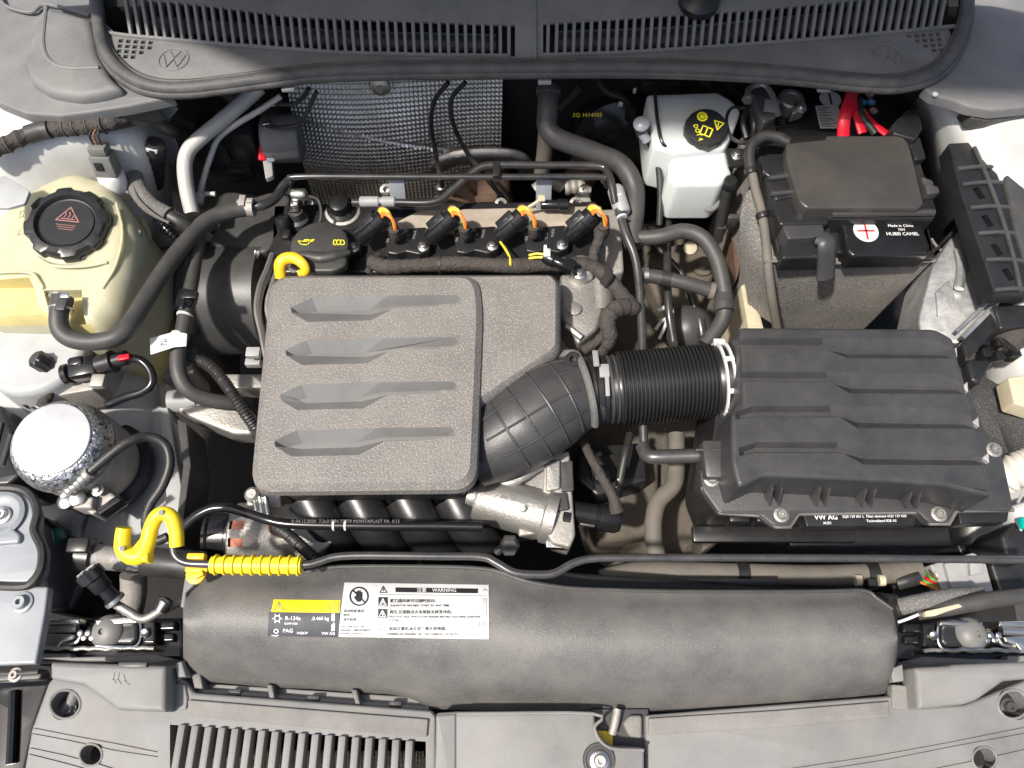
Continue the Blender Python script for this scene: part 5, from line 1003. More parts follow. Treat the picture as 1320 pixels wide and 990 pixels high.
# ================================================================ silver canister and plugs
cn = thing('silver_canister', 'shiny silver round canister with hammered rim and flat lid', 'canister', P(85, 600, .4))
o = P(78, 570, .575); rc_ = M(78, 570, .575, 50)
mk('lid', lathe([(rc_*.94, 0), (rc_*.96, .002), (rc_*.94, .004), (rc_*.9, .0045)], o+Vector((-.004, 0, .012)), (.05, -.03, 1), 56), 'can', cn)
mk('hammered_rim', lathe([(rc_*1.22, -.028), (rc_*1.24, -.02), (rc_*1.20, -.008), (rc_*1.12, .004), (rc_*1.0, .011), (rc_*.94, .0125)], o+Vector((-.004, 0, 0)), (.05, -.03, 1), 56), 'can_rim', cn)
mk('drum', lathe([(rc_*1.1, -.11), (rc_*1.18, -.09), (rc_*1.2, -.028)], o, (0, 0, 1), 48), 'cast_dull', cn)
mk('base_ring', lathe([(rc_*1.36, -.13), (rc_*1.36, -.115), (rc_*1.2, -.11)], o, (0, 0, 1), 40), 'black_plastic', cn)
s = M(78, 552, .59); f = plane_fn(P(76, 549, .5925), (1, -.12, 0), (.12, 1, 0), .001)
mk('bolt_foot', [slab([(96, 648), (128, 622), (150, 640), (118, 664)], .52, .48, .004, 3), slab([(88, 640), (120, 640), (118, 655), (92, 655)], .535, .50, .004, 3)], 'cast_dull', cn)
bolt(126, 632, .53, 8, cn)
mk('foot_bar', slab([(122, 658), (150, 638), (157, 644), (128, 664)], .53, .51, .002, 1), 'black_gloss', cn)
hl = thing('canister_line', 'black rubber line looping from the canister fitting to the yellow hook', 'hose', P(200, 590, .45))
mk('line', tube([P(*q) for q in [(92, 630, .55), (112, 612, .565), (140, 588, .57), (165, 570, .57), (190, 563, .56), (212, 572, .55), (219, 596, .54), (210, 625, .53), (194, 650, .52), (188, 672, .51), (192, 690, .50), (202, 697, .50), (216, 692, .50)]], .0068, 12, 8), 'rubber', hl)
a, b = P(88, 634, .548), P(118, 608, .568)
mk('crimp', lathe([(.0075+.0018*(i % 2), (b-a).length*i/11) for i in range(12)], a, b-a, 18), 'cast', hl)
mk('fitting', [lathe([(.009, 0), (.009, .016), (.007, .018)], P(84, 640, .54), (1, .7, .4), 14), lathe([(.011, 0), (.012, .012), (.006, .016)], P(90, 648, .53), (0, 0, 1), 16), lathe([(.011, 0), (.012, .012), (.006, .016)], P(103, 644, .53), (0, 0, 1), 16)], 'zinc', hl)
pp = thing('pressure_plug', 'black rectangular plug with red seal and yellow wires above the canister', 'connector', P(115, 470, .55))
a, b = P(88, 482, .575), P(160, 462, .59); d = b-a; L = d.length; dn = d.normalized()
mk('housing', [box(a+dn*L*.32+Vector((0, 0, .002)), (L*.44, .030, .026), (0, -.1, 1), dn, b=.003), box(a+dn*L*.28+Vector((-.004, .006, .016)), (L*.2, .012, .006), (0, -.1, 1), dn, b=.001)], 'black_gloss', pp)
mk('socket', lathe([(.0125, L*.54), (.0145, L*.56), (.0145, L*.76), (.0165, L*.78), (.0165, L*.82), (.011, L*.84), (.011, L*1.05), (.008, L*1.08)], a, dn, 22), 'black_plastic', pp)
mk('seal', lathe([(.0155, 0), (.0155, .008), (.012, .010)], a-dn*.004, dn, 22), 'black_gloss', pp)
mk('red_lock', box(P(160, 461, .602), (.016, .008, .006), (0, 0, 1), dn, b=.001), 'red', pp)
mk('lead', tube([P(*q) for q in [(165, 461, .595), (182, 465, .59), (194, 478, .585), (196, 494, .58), (184, 505, .575), (162, 512, .57), (138, 522, .56)]], .0062, 12, 8), 'black_gloss', pp)
mk('bracket', [slab([(72, 494), (118, 484), (120, 502), (74, 510)], .56, .50, .002, 2), box(P(128, 492, .58), (.02, .02, .014), b=.003)], 'cast_dull', pp)
for i in range(3): mk('wire', tube([P(83+i*1.6, 482, .575), P(77+i*1.6, 490, .574), P(68+i*1.4, 500, .568)], .0016, 6, 4), ('wire_yellow', 'wire_green', 'wire_yellow')[i], pp)
mk('sleeve', tube([P(*q) for q in [(71, 492, .572), (64, 505, .566), (54, 524, .555)]], .0085, 10, 6), 'tape', pp)
bolt(82, 490, .568, 8, pp)
sv = thing('service_cap', 'black fluted service port cap on short metal neck near the tank hose', 'cap', P(60, 475, .56))
a, b = P(73, 478, .57), P(46, 462, .60); d = b-a
mk('neck', lathe([(.0085, 0), (.0095, .004), (.0095, .014), (.007, .016)], a, d, 16), 'cast_dull', sv)
mk('cap', lathe([(.0115, .012), (.0128, .015), (.0128, d.length), (.010, d.length+.003)], a, d, 40, lobes=(8, .05, .01)), 'black_plastic', sv)
pf = thing('pipe_fitting', 'dark pipe with bright metal ferrule coming in from the wing side', 'pipe', P(25, 510, .52))
a, b = P(-20, 478, .56), P(62, 528, .535); d = b-a; L = d.length
mk('pipe', lathe([(.0135, 0), (.0135, L*.55), (.010, L*.56)], a, d, 22), 'rubber', pf)
mk('ferrule', lathe([(.011, L*.56), (.0145, L*.57), (.0145, L*.63), (.0125, L*.64), (.0125, L*.7), (.014, L*.71), (.014, L*.78), (.010, L*.8), (.010, L)], a, d, 22), 'zinc', pf)
lb = thing('side_box', 'black plastic box at the far wing side next to the silver canister', 'box', P(5, 570, .5))
mk('shell', slab([(-40, 520), (2, 522), (16, 555), (14, 590), (26, 612), (10, 625), (-40, 628)], .56, .45, .005, 4), 'black_plastic', lb)
mk('rib', [tube([P(2, 600, .562), P(14, 560, .562)], .003, 8, 3), tube([P(-10, 590, .562), P(2, 545, .562)], .003, 8, 3)], 'dark_plastic', lb)
# ================================================================ lower left: headlamp carrier plates, port cap, pipes
hp = thing('headlamp_bracket', 'bluish grey painted bracket plate with round bolted dish and black rubber edge', 'bracket', P(20, 700, .5))
mk('upper_plate', slab([(-60, 632), (22, 632), (38, 642), (44, 660), (42, 682), (52, 708), (50, 735), (38, 752), (-60, 752)], .555, .53, .004, 4), 'bracket_paint', hp)
mk('rubber_edge', tube([P(x, y, .556) for x, y in [(-20, 628), (24, 630), (42, 642), (48, 662), (44, 684), (54, 708), (53, 732), (42, 750), (26, 756), (-20, 754)]], .0058, 8, 6), 'rubber', hp)
mk('dish', lathe([(.030, 0), (.031, .004), (.026, .007), (.022, .004), (.012, .004), (.010, .009), (.006, .010), (.002, .006)], P(4, 664, .556), (0, 0, 1), 36), 'bracket_paint', hp)
torx(4, 664, .561, 11, hp)
mk('pressed_pocket', slab([(-30, 690), (12, 678), (26, 690), (24, 700), (-30, 704)], .562, .55, .003, 4), 'bracket_paint', hp)
lp_ = thing('headlamp_bracket', 'flat bluish grey bracket plate with a single star bolt above the headlamp', 'bracket', P(20, 810, .5))
mk('plate', slab([(-60, 757), (62, 756), (58, 790), (46, 856), (-60, 860)], .553, .54, .003, 3), 'bracket_paint', lp_)
torx(29, 777, .553, 14, lp_, 'bracket_paint'); 
mk('lower_flange', [slab([(-60, 864), (50, 862), (54, 870), (50, 876), (-60, 882)], .54, .52, .002, 2), tube([P(-20, 868, .543), P(20, 868, .543), P(50, 866, .543)], .003, 8, 3)], 'dark_plastic', lp_)
torx(20, 870, .54, 9, lp_, 'cast_dull')
one('wheel_arch_liner', 'dark bluish black plastic liner below the bracket plates', 'liner', [slab([(-60, 878), (60, 872), (40, 930), (22, 1010), (-60, 1010)], .48, .3, .01, 6, zref=.5), tube([P(18, 890, .485), P(16, 940, .485), P(14, 985, .485)], .006, 8, 5)], 'black_gloss')
cpn = thing('charge_port', 'black fluted charging cap on a metal neck above the headlamp', 'cap', P(125, 760, .5))
a, b = P(150, 776, .525), P(112, 736, .555); d = b-a; L = d.length
mk('cap', lathe([(.011, L*.42), (.0125, L*.45), (.0130, L*.72), (.0165, L*.76), (.0165, L*.97), (.013, L), (.002, L+.001)], a, d, 48, lobes=(9, .04, .0155)), 'black_plastic', cpn)
u8, v8, w8 = basis(d)
for i in range(9):
    q8 = u8*cos(2*pi*i/9)+v8*sin(2*pi*i/9); mk('cap_rib', box(a+w8*(L+.0016)+q8*.0075, (.0125, .0016, .0022), w8, q8, b=.0005, seg=1), 'grey_plastic', cpn)
mk('neck', lathe([(.009, 0), (.012, .003), (.012, .008), (.0095, .010), (.0095, L*.45)], a, d, 20), 'black_gloss', cpn)
mk('ring', lathe([(.0125, 0), (.0135, .001), (.0135, .005), (.0125, .006)], a, d, 24), 'zinc', cpn)
mk('pipe', tube([P(*q) for q in [(148, 778, .52), (165, 788, .515), (185, 798, .51), (210, 786, .51), (232, 776, .50)]], .006, 10, 6), 'cast', cpn)
mk('gland', lathe([(.009, 0), (.0095, .014), (.006, .016)], P(208, 786, .515), (.5, .8, .3), 18), 'chrome', cpn)
ch = thing('charge_pipe', 'grey stained horizontal pipe with foil band under the yellow hook', 'pipe', P(170, 725, .45))
A2, B2 = P(108, 716, .50), P(262, 730, .49); d = B2-A2; L = d.length
mk('metal_pipe', lathe([(.017, 0), (.019, .004), (.019, .012), (.0175, .014), (.0175, L*.42), (.0165, L*.43)], A2, d, 26), 'cast_dull', ch)
mk('foil_band', lathe([(.019, L*.40), (.0205, L*.41), (.0195, L*.44), (.0205, L*.47), (.0195, L*.50), (.019, L*.51)], A2, d, 26), 'zinc', ch)
mk('rubber_hose', lathe([(.0185, L*.50), (.0205, L*.52), (.0205, L), (.018, L+.002)], A2, d, 26), 'rubber', ch)
mk('clip', [lathe([(.022, -.004), (.024, -.003), (.024, .016), (.022, .017)], A2, d, 26), box(P(104, 704, .525), (.03, .02, .02), b=.003)], 'black_plastic', ch)
mk('down_pipe', tube([P(172, 740, .47), P(172, 765, .45), P(165, 800, .42)], .018, 16, 5), 'cast_dull', ch)
one('lower_bin', 'black plastic panel with rounded edge between bracket plates and pipe', 'panel', [slab([(50, 662), (88, 690), (104, 715), (110, 745), (90, 790), (60, 790), (52, 740)], .47, .3, .008, 6)], 'black_plastic')
one('teal_clip', 'small dark teal clip on the black panel by the rail', 'clip', [box(P(77, 690, .485), (.016, .02, .012), (.2, .2, 1), (1, .5, 0), b=.002)], 'teal_dark')
# ---- bonnet prop rod with yellow grips
pr_ = thing('bonnet_prop_rod', 'long dark steel bonnet prop rod with yellow hook grip and ribbed yellow sleeve', 'prop rod', P(600, 720, .6))
mk('rod', tube([P(*q) for q in [(223, 705, .64), (226, 716, .638), (236, 724, .636), (258, 727, .635), (330, 728, .635), (392, 728, .635), (412, 724, .635), (432, 718, .635), (470, 716, .635), (560, 717, .635), (620, 718, .635), (640, 726, .635), (662, 738, .635), (690, 741, .635), (715, 739, .635), (740, 726, .635), (765, 720, .635), (820, 719, .635), (960, 719, .635), (1140, 720, .636), (1340, 722, .638)]], .0048, 12, 5), 'dark_steel', pr_)
mk('hook_grip', [tube([P(*q) for q in [(160, 680, .66), (158, 695, .655), (159, 708, .65), (170, 717, .648), (183, 715, .648), (190, 700, .65), (195, 680, .655), (202, 666, .66), (212, 662, .66), (222, 668, .658), (227, 685, .652), (228, 704, .645)]], [.0088, .0092, .0098, .0105, .0105, .0095, .009, .009, .009, .0088, .0086, .0086], 16, 8), slab([(164, 712), (182, 690), (192, 690), (190, 724), (168, 722)], .656, .640, .004, 3)], 'yellow_bright', pr_)
for x, y in ((158, 707), (208, 661)): mk('peg_hole', lathe([(.0032, 0), (.0032, .0015), (.0022, .0016)], P(x, y, .661 if y > 680 else .6695), (0, -.1, 1), 14), 'ink_grey', pr_)
a, b = P(272, 728, .635), P(390, 729, .635); d = b-a; L = d.length; prf = [(.0085, 0), (.0105, .001)]
for i in range(10):
    t0 = L*i/10
    prf += [(.0105, t0+.002), (.0105, t0+L*.045), (.0128, t0+L*.05), (.0128, t0+L*.068), (.0105, t0+L*.072), (.0105, t0+L*.09)]
prf += [(.0105, L-.001), (.0085, L)]
mk('ribbed_grip', lathe(prf, a, d, 20), 'yellow_bright', pr_)
yc = thing('rod_clip', 'yellow plastic clip bolted at the corner of the radiator duct', 'clip', P(252, 738, .62))
mk('base', [lathe([(.012, 0), (.012, .005), (.009, .006)], P(254, 741, .615), (0, 0, 1), 24), box(P(254, 734, .62), (.028, .006, .006), b=.001), box(P(254, 718, .63), (.022, .008, .012), b=.002), box(P(256, 741, .624), (.012, .007, .005), (0, 0, 1), (1, .5, 0), b=.001)], 'yellow', yc)
# ---- hose printed with white text, loops across the front of the engine
ph = thing('printed_fuel_hose', 'glossy black hose with white print and two white rings in front of the engine', 'hose', P(400, 670, .5))
mk('hose_body', tube([P(*q) for q in [(222, 696, .52), (234, 684, .54), (250, 668, .55), (272, 656, .555), (295, 655, .555), (320, 662, .55), (345, 670, .545), (370, 675, .545), (420, 677, .545), (500, 678, .545), (560, 678, .545), (622, 679, .545)]], .0068, 14, 8), 'black_gloss', ph)
for x in (429, 444): mk('white_ring', lathe([(.0068, 0), (.0078, .0005), (.0078, .003), (.0068, .0035)], P(x, 677, .545), (1, 0, 0), 18), 'white_plastic', ph)
fh = lambda u, v: Vector((P(376, 674, .55).x+u, P(376, 674, .5518).y+v, .5521))
printed('printed_text', [('R 04.12.2020  7,3x3 DIN 73379 MONTAPLAST PA  K12', M(400, 674, .55, 6), 0, 0, 'LEFT')], fh, 'ink_faint', ph)
one('braided_lead', 'black braided lead slanting down across the alternator', 'hose', [tube([P(*q) for q in [(360, 682, .52), (372, 690, .52), (390, 706, .515), (412, 726, .50)]], .0085, 12, 14, rf=lambda s: .0005*sin(s*1200))], 'rubber')
mb_ = thing('bolted_bracket', 'zinc bolt bundle and grey rods standing below the corner of the engine cover', 'bracket', P(335, 650, .45))
mks('rod', [tube([P(x, 640, .50), P(x+4, 664, .49)], .004, 10, 2, False) for x in (328, 335, 342)], 'zinc', mb_)
mk('cap', lathe([(.010, 0), (.011, .012), (.007, .016)], P(328, 640, .49), (0, 0, 1), 18), 'cast', mb_)
one('dark_knob', 'angular dark drain plug in front of the manifold beside the prop rod', 'plug', [lathe([(.013, 0), (.0145, .006), (.0145, .022), (.012, .026)], P(657, 700, .50), (0, -.5, 1), 6), tube([P(640, 712, .50), P(648, 706, .505), P(655, 702, .505)], .006, 10, 4)], 'dark_plastic')
# ================================================================ radiator air duct with stickers
rd = thing('radiator_duct', 'wide dark grey curved plastic air duct with warning stickers in front of the engine', 'air duct', P(690, 840, .55))
DT = [(236, 778), (239, 764), (272, 739), (300, 738), (390, 738), (440, 731), (560, 731), (615, 733), (645, 738), (680, 750), (720, 757), (760, 760), (880, 763), (1050, 763), (1112, 762), (1130, 772), (1150, 786), (1157, 815)]
DB = [(236, 850), (241, 868), (256, 878), (300, 882), (345, 886), (400, 888), (450, 892), (500, 895), (530, 900), (556, 914), (640, 917), (760, 918), (880, 917), (1000, 912), (1100, 905), (1140, 898), (1150, 882), (1157, 845)]
ZP = [(0, .582), (.1, .600), (.22, .612), (.38, .618), (.52, .616), (.64, .606), (.76, .590), (.86, .570), (.94, .548), (1, .522)]
def duct(x, v, off=0.0):
    z = interp(ZP, v); a = interp(DT, x); b = interp(DB, x)
    # smooth profile
    z = sum(interp(ZP, max(0, min(1, v+k*.02))) for k in range(-6, 7))/13
    # fore-aft position measured at a common height so the section stays straight
    A = P(x, a, .585); B = P(x, b, .525); y = A.y+(B.y-A.y)*v
    xx = (x-660)/FPX*((Vector((0, y, z))-CAM).dot(FW))
    return Vector((xx, y, z+off))
xs = [236, 237, 239, 245, 255, 263, 272]+[272+i*(1112-272)/70 for i in range(1, 71)]+[1120, 1130, 1140, 1150, 1154, 1157]
nv = 26
top_ = [[duct(x, j/nv) for x in xs] for j in range(nv+1)]
V, F = sheet(top_); n = len(xs); 
# walls down around the rim
rim = [j*n for j in range(nv+1)]; 
bnd = [i for i in range(n)]+[j*n+n-1 for j in range(1, nv+1)]+[nv*n+i for i in range(n-2, -1, -1)]+[j*n for j in range(nv-1, 0, -1)]
k0 = len(V)
for i in bnd: V.append(Vector((V[i].x, V[i].y, min(V[i].z-.018, .55 if V[i].z > .57 else V[i].z-.014))))
for q in range(len(bnd)): F.append((bnd[q], bnd[(q+1) % len(bnd)], k0+(q+1) % len(bnd), k0+q))
mk('duct_shell', (V, F), 'duct_grain', rd, smooth=50)
mk('rear_edge', tube([duct(x, 0, .001) for x in (272, 330, 390, 440, 560, 615, 645, 680, 720, 760, 880, 1050, 1112, 1130, 1150)], .0026, 8, 4), 'dark_plastic', rd)
mks('corner_flap', [slab([(232, 782), (238, 744), (262, 742), (240, 764), (239, 785)], .60, .57, .002, 1), slab([(226, 855), (234, 852), (240, 872), (228, 874)], .565, .54, .002, 1)], 'slam_plastic', rd)
for x0, x1, x2, x3 in ((246, 258, 262, 250), (343, 351, 355, 347), (452, 460, 465, 458)):
    y0 = interp(DB, x0); mk('post', slab([(x0, y0-4), (x1, y0-3), (x2, y0+17), (x3, y0+16)], .548, .52, .002), 'duct_grain', rd)
mk('mouth_lip', [slab([(250, 880), (556, 900), (556, 920), (250, 898)], .527, .515, .002, zref=.53), tube([P(256, 892, .535), P(350, 899, .535), P(450, 907, .535), P(553, 915, .535)], .004, 8, 3)], 'slam_plastic', rd)
for x, y in ((303, 893), (404, 901), (510, 908)): mk('lip_notch', box(P(x, y, .538), (M(x, y, .54, 16), .008, .006), b=.001), 'dark_plastic', rd)
# stickers: (u, v) in photo pixels measured on the sheet, laid on the curved shell
def on_duct(off):
    def f(x, y):
        a = interp(DT, x); b = interp(DB, x)
        v = max(0, min(1, (y-a)/(b-a))) ; lo, hi = 0., 1.
        for _ in range(16):                         # find where the sight line meets the shell
            m = (lo+hi)/2; p = duct(x, m); q = P(x, y, p.z)
            if p.y > q.y: lo = m
            else: hi = m
        p = duct(x, (lo+hi)/2); q = P(x, y, p.z); return Vector((q.x, p.y, p.z+off))
    return f
def patch(pts, off, nx=14, ny=8):
    f = on_duct(off); (a, b, c, d) = [Vector(p) for p in pts]; rows = []
    for j in range(ny+1):
        row = []
        for i in range(nx+1):
            u, v = i/nx, j/ny; q = (a*(1-u)+b*u)*(1-v)+(d*(1-u)+c*u)*v; row.append(f(q.x, q.y))
        rows.append(row)
    return sheet(rows)
ws = mk('warning_sticker', patch([(444, 751), (630, 754), (630, 824), (436, 821)], .0008, 70, 70), 'label_white', rd)
fo = on_duct(.0018); tilt = .012
fx = lambda u, v: fo(u-(v+752)*-.02*0, -(v))            # v up
def T(items, mat_='ink', par=ws): return printed('printed_text', [(s_, z_, x, -y, al) for s_, z_, x, y, al in items], fx, mat_, par)
def S(polys, w, mat_='ink', par=ws, name='printed_mark'): return mk(name, [stroke([(x, -y) for x, y in p], w, fx, c) for p, c in polys], mat_, par, smooth=0, clean=False)
def FP(polys, mat_='ink', par=ws, name='printed_mark', off=.0018):
    f = on_duct(off); return mk(name, [([f(x, y) for x, y in p], [tuple(range(len(p)))]) for p in polys], mat_, par, smooth=0, clean=False)
FP([[(510, 757.5), (540, 758), (570, 758.3), (616, 759), (616, 765), (570, 764.5), (540, 764), (510, 763.5)]])
fw = on_duct(.0026); printed('printed_text', [('注意    WARNING', 6.4, 563, -763.2, 'CENTER')], lambda u, v: fw(u, -v), 'label_white', ws)
S([(circ(463, 769, 11.5, 28), True), ([(455, 761), (471, 777)], False)], 1.8)
FP([[(459.5, 768), (467, 768), (467, 772), (465, 776), (461, 776), (458, 772.5), (456.5, 769.5), (457.5, 769)]], 'ink', name='hand_symbol')
S([([(460, 768), (460, 763.2)], False), ([(462.2, 768), (462.2, 761.8)], False), ([(464.4, 768), (464.4, 762.2)], False), ([(466.4, 769), (466.4, 764.2)], False)], 1.5, 'ink', name='hand_symbol')
S([([(485, 755), (484, 822)], False), ([(489, 766.5), (627, 768.5)], False), ([(487, 802), (612, 804)], False)], .6, 'ink_grey')
S([([(490, 764), (494, 756), (499, 764)], True), ([(494.3, 759), (494.3, 762)], False)], 1.0)
FP([[(488, 770), (500, 770.2), (500, 782), (488, 781.8)], [(487.5, 785), (499.5, 785.2), (499.5, 797), (487.5, 796.8)]])
fk = on_duct(.0026)
mk('printed_mark', [stroke([(x, -y) for x, y in p], 1.0, lambda u, v: fk(u, -v), c) for p, c in (([(489.5, 780.5), (494, 772), (498.5, 780.5)], True), ([(492, 779), (494, 775), (496, 779)], False), ([(489, 795.5), (493.5, 787), (498, 795.5)], True), ([(494, 789), (493, 792), (494.5, 792), (493.5, 795)], False))], 'label_white', ws, smooth=0, clean=False)
T([('散热器风扇可以随时启动。', 5.2, 503, 776.6, 'LEFT'), ('RADIATOR FAN MAY START AT ANY TIME.', 4.0, 503, 782.2, 'LEFT'), ('高压,在接触点火系统前关掉发动机。', 5.2, 502, 791, 'LEFT'), ('HIGH VOLTAGE, SWITCH OFF ENGINE BEFORE TOUCHING IGNITION', 3.75, 501, 796.6, 'LEFT'), ('SYSTEM.', 3.75, 501, 801.2, 'LEFT'), ('添加过量机油会损害催化转换器。', 5.2, 501, 812.5, 'LEFT'), ('OVERFILLED ENGINE OIL CAN DAMAGE CATALYST', 4.0, 499, 819, 'LEFT')], 'ink')
T([('发动机舱高温', 4.4, 443, 789.5, 'LEFT'), ('部件。', 4.4, 442.5, 795, 'LEFT'), ('请勿触摸。', 4.4, 442, 800.5, 'LEFT'), ('HOT PARTS IN THE', 3.4, 440, 809.5, 'LEFT'), ('ENGINE COMPARTMENT', 3.4, 439.5, 813.8, 'LEFT'), ('DO NOT TOUCH.', 3.4, 439, 818, 'LEFT')], 'ink')
S([([(486, 809), (490, 812), (494, 812), (497, 807)], False), ([(488, 808), (496, 808)], False), ([(618, 802), (626, 802.5), (626, 807.5), (618, 807)], True), ([(622, 802.5), (622, 807.5)], False), ([(622.5, 762), (625, 759), (627.5, 762)], False), ([(622.5, 772), (627, 772), (627, 793), (622.5, 793)], True)]+[([(624, 774+i*3), (626, 774+i*3)], False) for i in range(6)], .6, 'ink_grey')
ys = mk('refrigerant_sticker', patch([(347, 789), (438, 790), (437, 822), (345, 820)], .0008, 40, 50), 'label_black', rd)
yh = mk('refrigerant_sticker_header', patch([(353, 773), (439, 774), (438, 790), (350, 789)], .0008, 40, 24), 'label_yellow', rd)
T([('R-134a', 7.0, 368, 799.5, 'LEFT'), (',0.460 kg', 6.2, 402, 799.5, 'LEFT'), ('GWP1430', 4.0, 367, 805.5, 'LEFT'), ('PAG', 7.0, 365, 815.5, 'LEFT'), ('SAEJ639', 4.2, 383, 817.5, 'LEFT'), ('VW AG', 5.2, 415, 818.5, 'LEFT')], 'ink_white', ys)
S([(circ(358, 797.5, 3.6, 12), True), (circ(356.5, 814, 2.6, 10), True), ([(351, 819), (356, 820), (359, 819)], False)]+[([(358+cos(a)*4.5, 797.5+sin(a)*4.5), (358+cos(a)*6, 797.5+sin(a)*6)], False) for a in [i*pi/3 for i in range(6)]], 1.2, 'ink_white', ys)
FP([[(428, 791.5), (432, 791), (432, 813), (427.5, 814)]], 'label_white', ys, 'sticker_flap')
S([([(354, 786.5), (359.5, 776), (366, 786.5)], True), ([(359.8, 779), (359.8, 784)], False), ([(424, 786), (424, 779), (428, 777), (436, 777.5), (437, 782), (436, 786.5)], True), ([(427, 782), (434, 782)], False)], .8, 'ink_grey', yh)
# ================================================================ slam-panel covers
def linecut(pts, z, w=.0017, d=.0022):              # a shallow engraved line
    q = [P(x, y, z) for x, y in pts]; A = []; B = []
    for i, p in enumerate(q):
        t = (q[min(i+1, len(q)-1)]-q[max(i-1, 0)]).normalized(); n = Vector((-t.y, t.x, 0)); A.append(p+n*w); B.append(p-n*w)
    r = A+B[::-1]; n = len(r)
    V = [p+Vector((0, 0, -d)) for p in r]+[p+Vector((0, 0, .01)) for p in r]
    return V, [tuple(range(n)), tuple(range(2*n-1, n-1, -1))]+[(i, (i+1) % n, n+(i+1) % n, n+i) for i in range(n)]
fl = thing('front_panel_cover', 'light grey plastic front panel cover with slotted grille and round bolt holes', 'front panel', P(300, 960, .5))
ZF = .555
out = [(62, 880), (74, 868), (120, 884), (160, 900), (215, 905), (232, 872), (250, 893), (556, 916), (562, 924), (562, 1030), (24, 1030), (40, 940)]
cyl = lambda x, y, rx: lathe([(M(x, y, ZF, rx), -.04), (M(x, y, ZF, rx), .03)], P(x, y, ZF), (0, 0, 1), 40)
win = [P(*q, ZF) for q in ((219, 934), (549, 956), (549, 1040), (219, 1040))]
winp = ([Vector((p.x, p.y, ZF-.1)) for p in win]+[Vector((p.x, p.y, ZF+.1)) for p in win], [(0, 1, 2, 3), (7, 6, 5, 4), (0, 1, 5, 4), (1, 2, 6, 5), (2, 3, 7, 6), (3, 0, 4, 7)])
grv = [linecut(q, ZF) for q in ([(39, 936), (90, 946), (150, 957), (204, 968)], [(37, 943), (90, 953), (150, 966), (204, 974)], [(33, 961), (80, 971), (130, 984), (180, 1000)], [(32, 969), (80, 981), (120, 992)])]
mk('panel', slab(out, ZF, ZF-.025, .004, 3), 'slam_plastic', fl, cutters=[winp, cyl(84, 908, 18.5), cyl(117, 973, 14)]+grv, smooth=30)
mks('hole_rim', [tube([P(84+cos(a)*19.5, 908+sin(a)*18.5, ZF) for a in [2*pi*i/32 for i in range(33)]], .0016, 6, 1), tube([P(117+cos(a)*14.6, 973+sin(a)*14, ZF) for a in [2*pi*i/32 for i in range(33)]], .0013, 6, 1)], 'slam_plastic', fl)
mk('inner_sleeve', [tube([P(98, 890, .53), P(92, 905, .53), (P(78, 920, .53))], .008, 10, 5)], 'slam_plastic', fl)
torx(90, 915, .53, 9, fl, 'slam_plastic')
for i in range(18):
    x = 231+i*17.45; y = 934.6+(x-219)*.0667
    a = P(x, y-1, ZF-.003); b = P(x-1.5, 1035, ZF-.003)
    mk('slat', box((a+b)/2, (M(x, 960, ZF, 9.6), (b-a).length, .020), (0, 0, 1), (1, 0, 0), b=.0018), 'slam_plastic', fl)
mk('foam_strip', slab([(242, 902), (390, 914), (552, 927), (550, 950), (390, 937), (242, 922)], ZF+.005, ZF-.002, .0015, 2), 'foam_strip', fl)
mk('joint_step', slab([(218, 880), (238, 882), (242, 900), (240, 915), (219, 914)], ZF+.003, ZF-.01, .002, 3), 'slam_plastic', fl)
mk('raised_block', slab([(64, 853), (214, 858), (213, 918), (152, 916), (135, 905), (108, 884), (64, 876)], .585, .55, .006, 4), 'slam_plastic', fl)
mk('block_notch', box(P(172, 857, .585), (.035, .006, .006), b=.001), 'dark_plastic', fl)
s = M(160, 880, .585); fe = plane_fn(P(146, 876, .585), (1, 0, 0), (0, 1, 0), .0006)
mk('embossed_mark', [stroke([(x*s, y*s) for x, y in q], 1.1*s, fe) for q in ([(0, 8), (0, 0), (5, -4)], [(6, 8), (6, 0), (11, -5)], [(12, 6), (16, -2), (22, -6)])], 'foam_strip', fl, smooth=0, clean=False)
cb = thing('latch_cover', 'smooth grey plastic centre cover with recessed bolt in the front panel', 'cover', P(690, 960, .52))
mk('panel', slab([(562, 919), (590, 917), (766, 917), (768, 937), (776, 953), (790, 962), (831, 964), (831, 1030), (560, 1030)], .578, .54, .004, 5), 'slam_plastic', cb)
mk('bevel_strip', slab([(562, 922), (588, 920), (588, 1030), (560, 1030)], .5805, .57, .003, 2), 'slam_plastic', cb)
mk('bolt_well', lathe([(M(772, 978, .58, 21), 0), (M(772, 978, .58, 20), .003), (M(772, 978, .58, 17), .003), (M(772, 978, .58, 16), -.002+.003)], P(772, 980, .5785), (0, 0, 1), 40), 'dark_plastic', cb)
torx(773, 981, .580, 13, cb, 'zinc')
mk('edge_bead', tube([P(x, y, .580) for x, y in [(590, 920), (764, 920), (766, 938), (774, 955), (790, 965), (830, 967)]], .002, 8, 4), 'slam_plastic', cb)
lt = thing('bonnet_latch', 'yellow tag and cable at the bonnet latch beside the centre cover', 'latch', P(790, 945, .5))
mk('well', slab([(764, 914), (836, 914), (836, 968), (764, 968)], .545, .53, .001), 'dark_plastic', lt)
mk('yellow_tag', slab([(770, 942), (782, 942), (790, 948), (790, 964), (778, 962)], .552, .548, .0008), 'yellow_bright', lt)
mk('cable', tube([P(796, 914, .56), P(793, 930, .56), P(789, 946, .556)], .005, 10, 4), 'cast_dull', lt)
mk('tongue', slab([(803, 932), (812, 922), (828, 922), (828, 952), (812, 950)], .555, .54, .004, 4), 'foam_strip', lt)
fr_ = thing('front_panel_cover', 'cool grey plastic front panel cover with plain surface and engraved lines under the other headlamp', 'front panel', P(1080, 960, .5))
outr = [(832, 922), (1148, 897), (1165, 900), (1176, 872), (1190, 912), (1245, 908), (1340, 870), (1360, 1030), (832, 1030)]
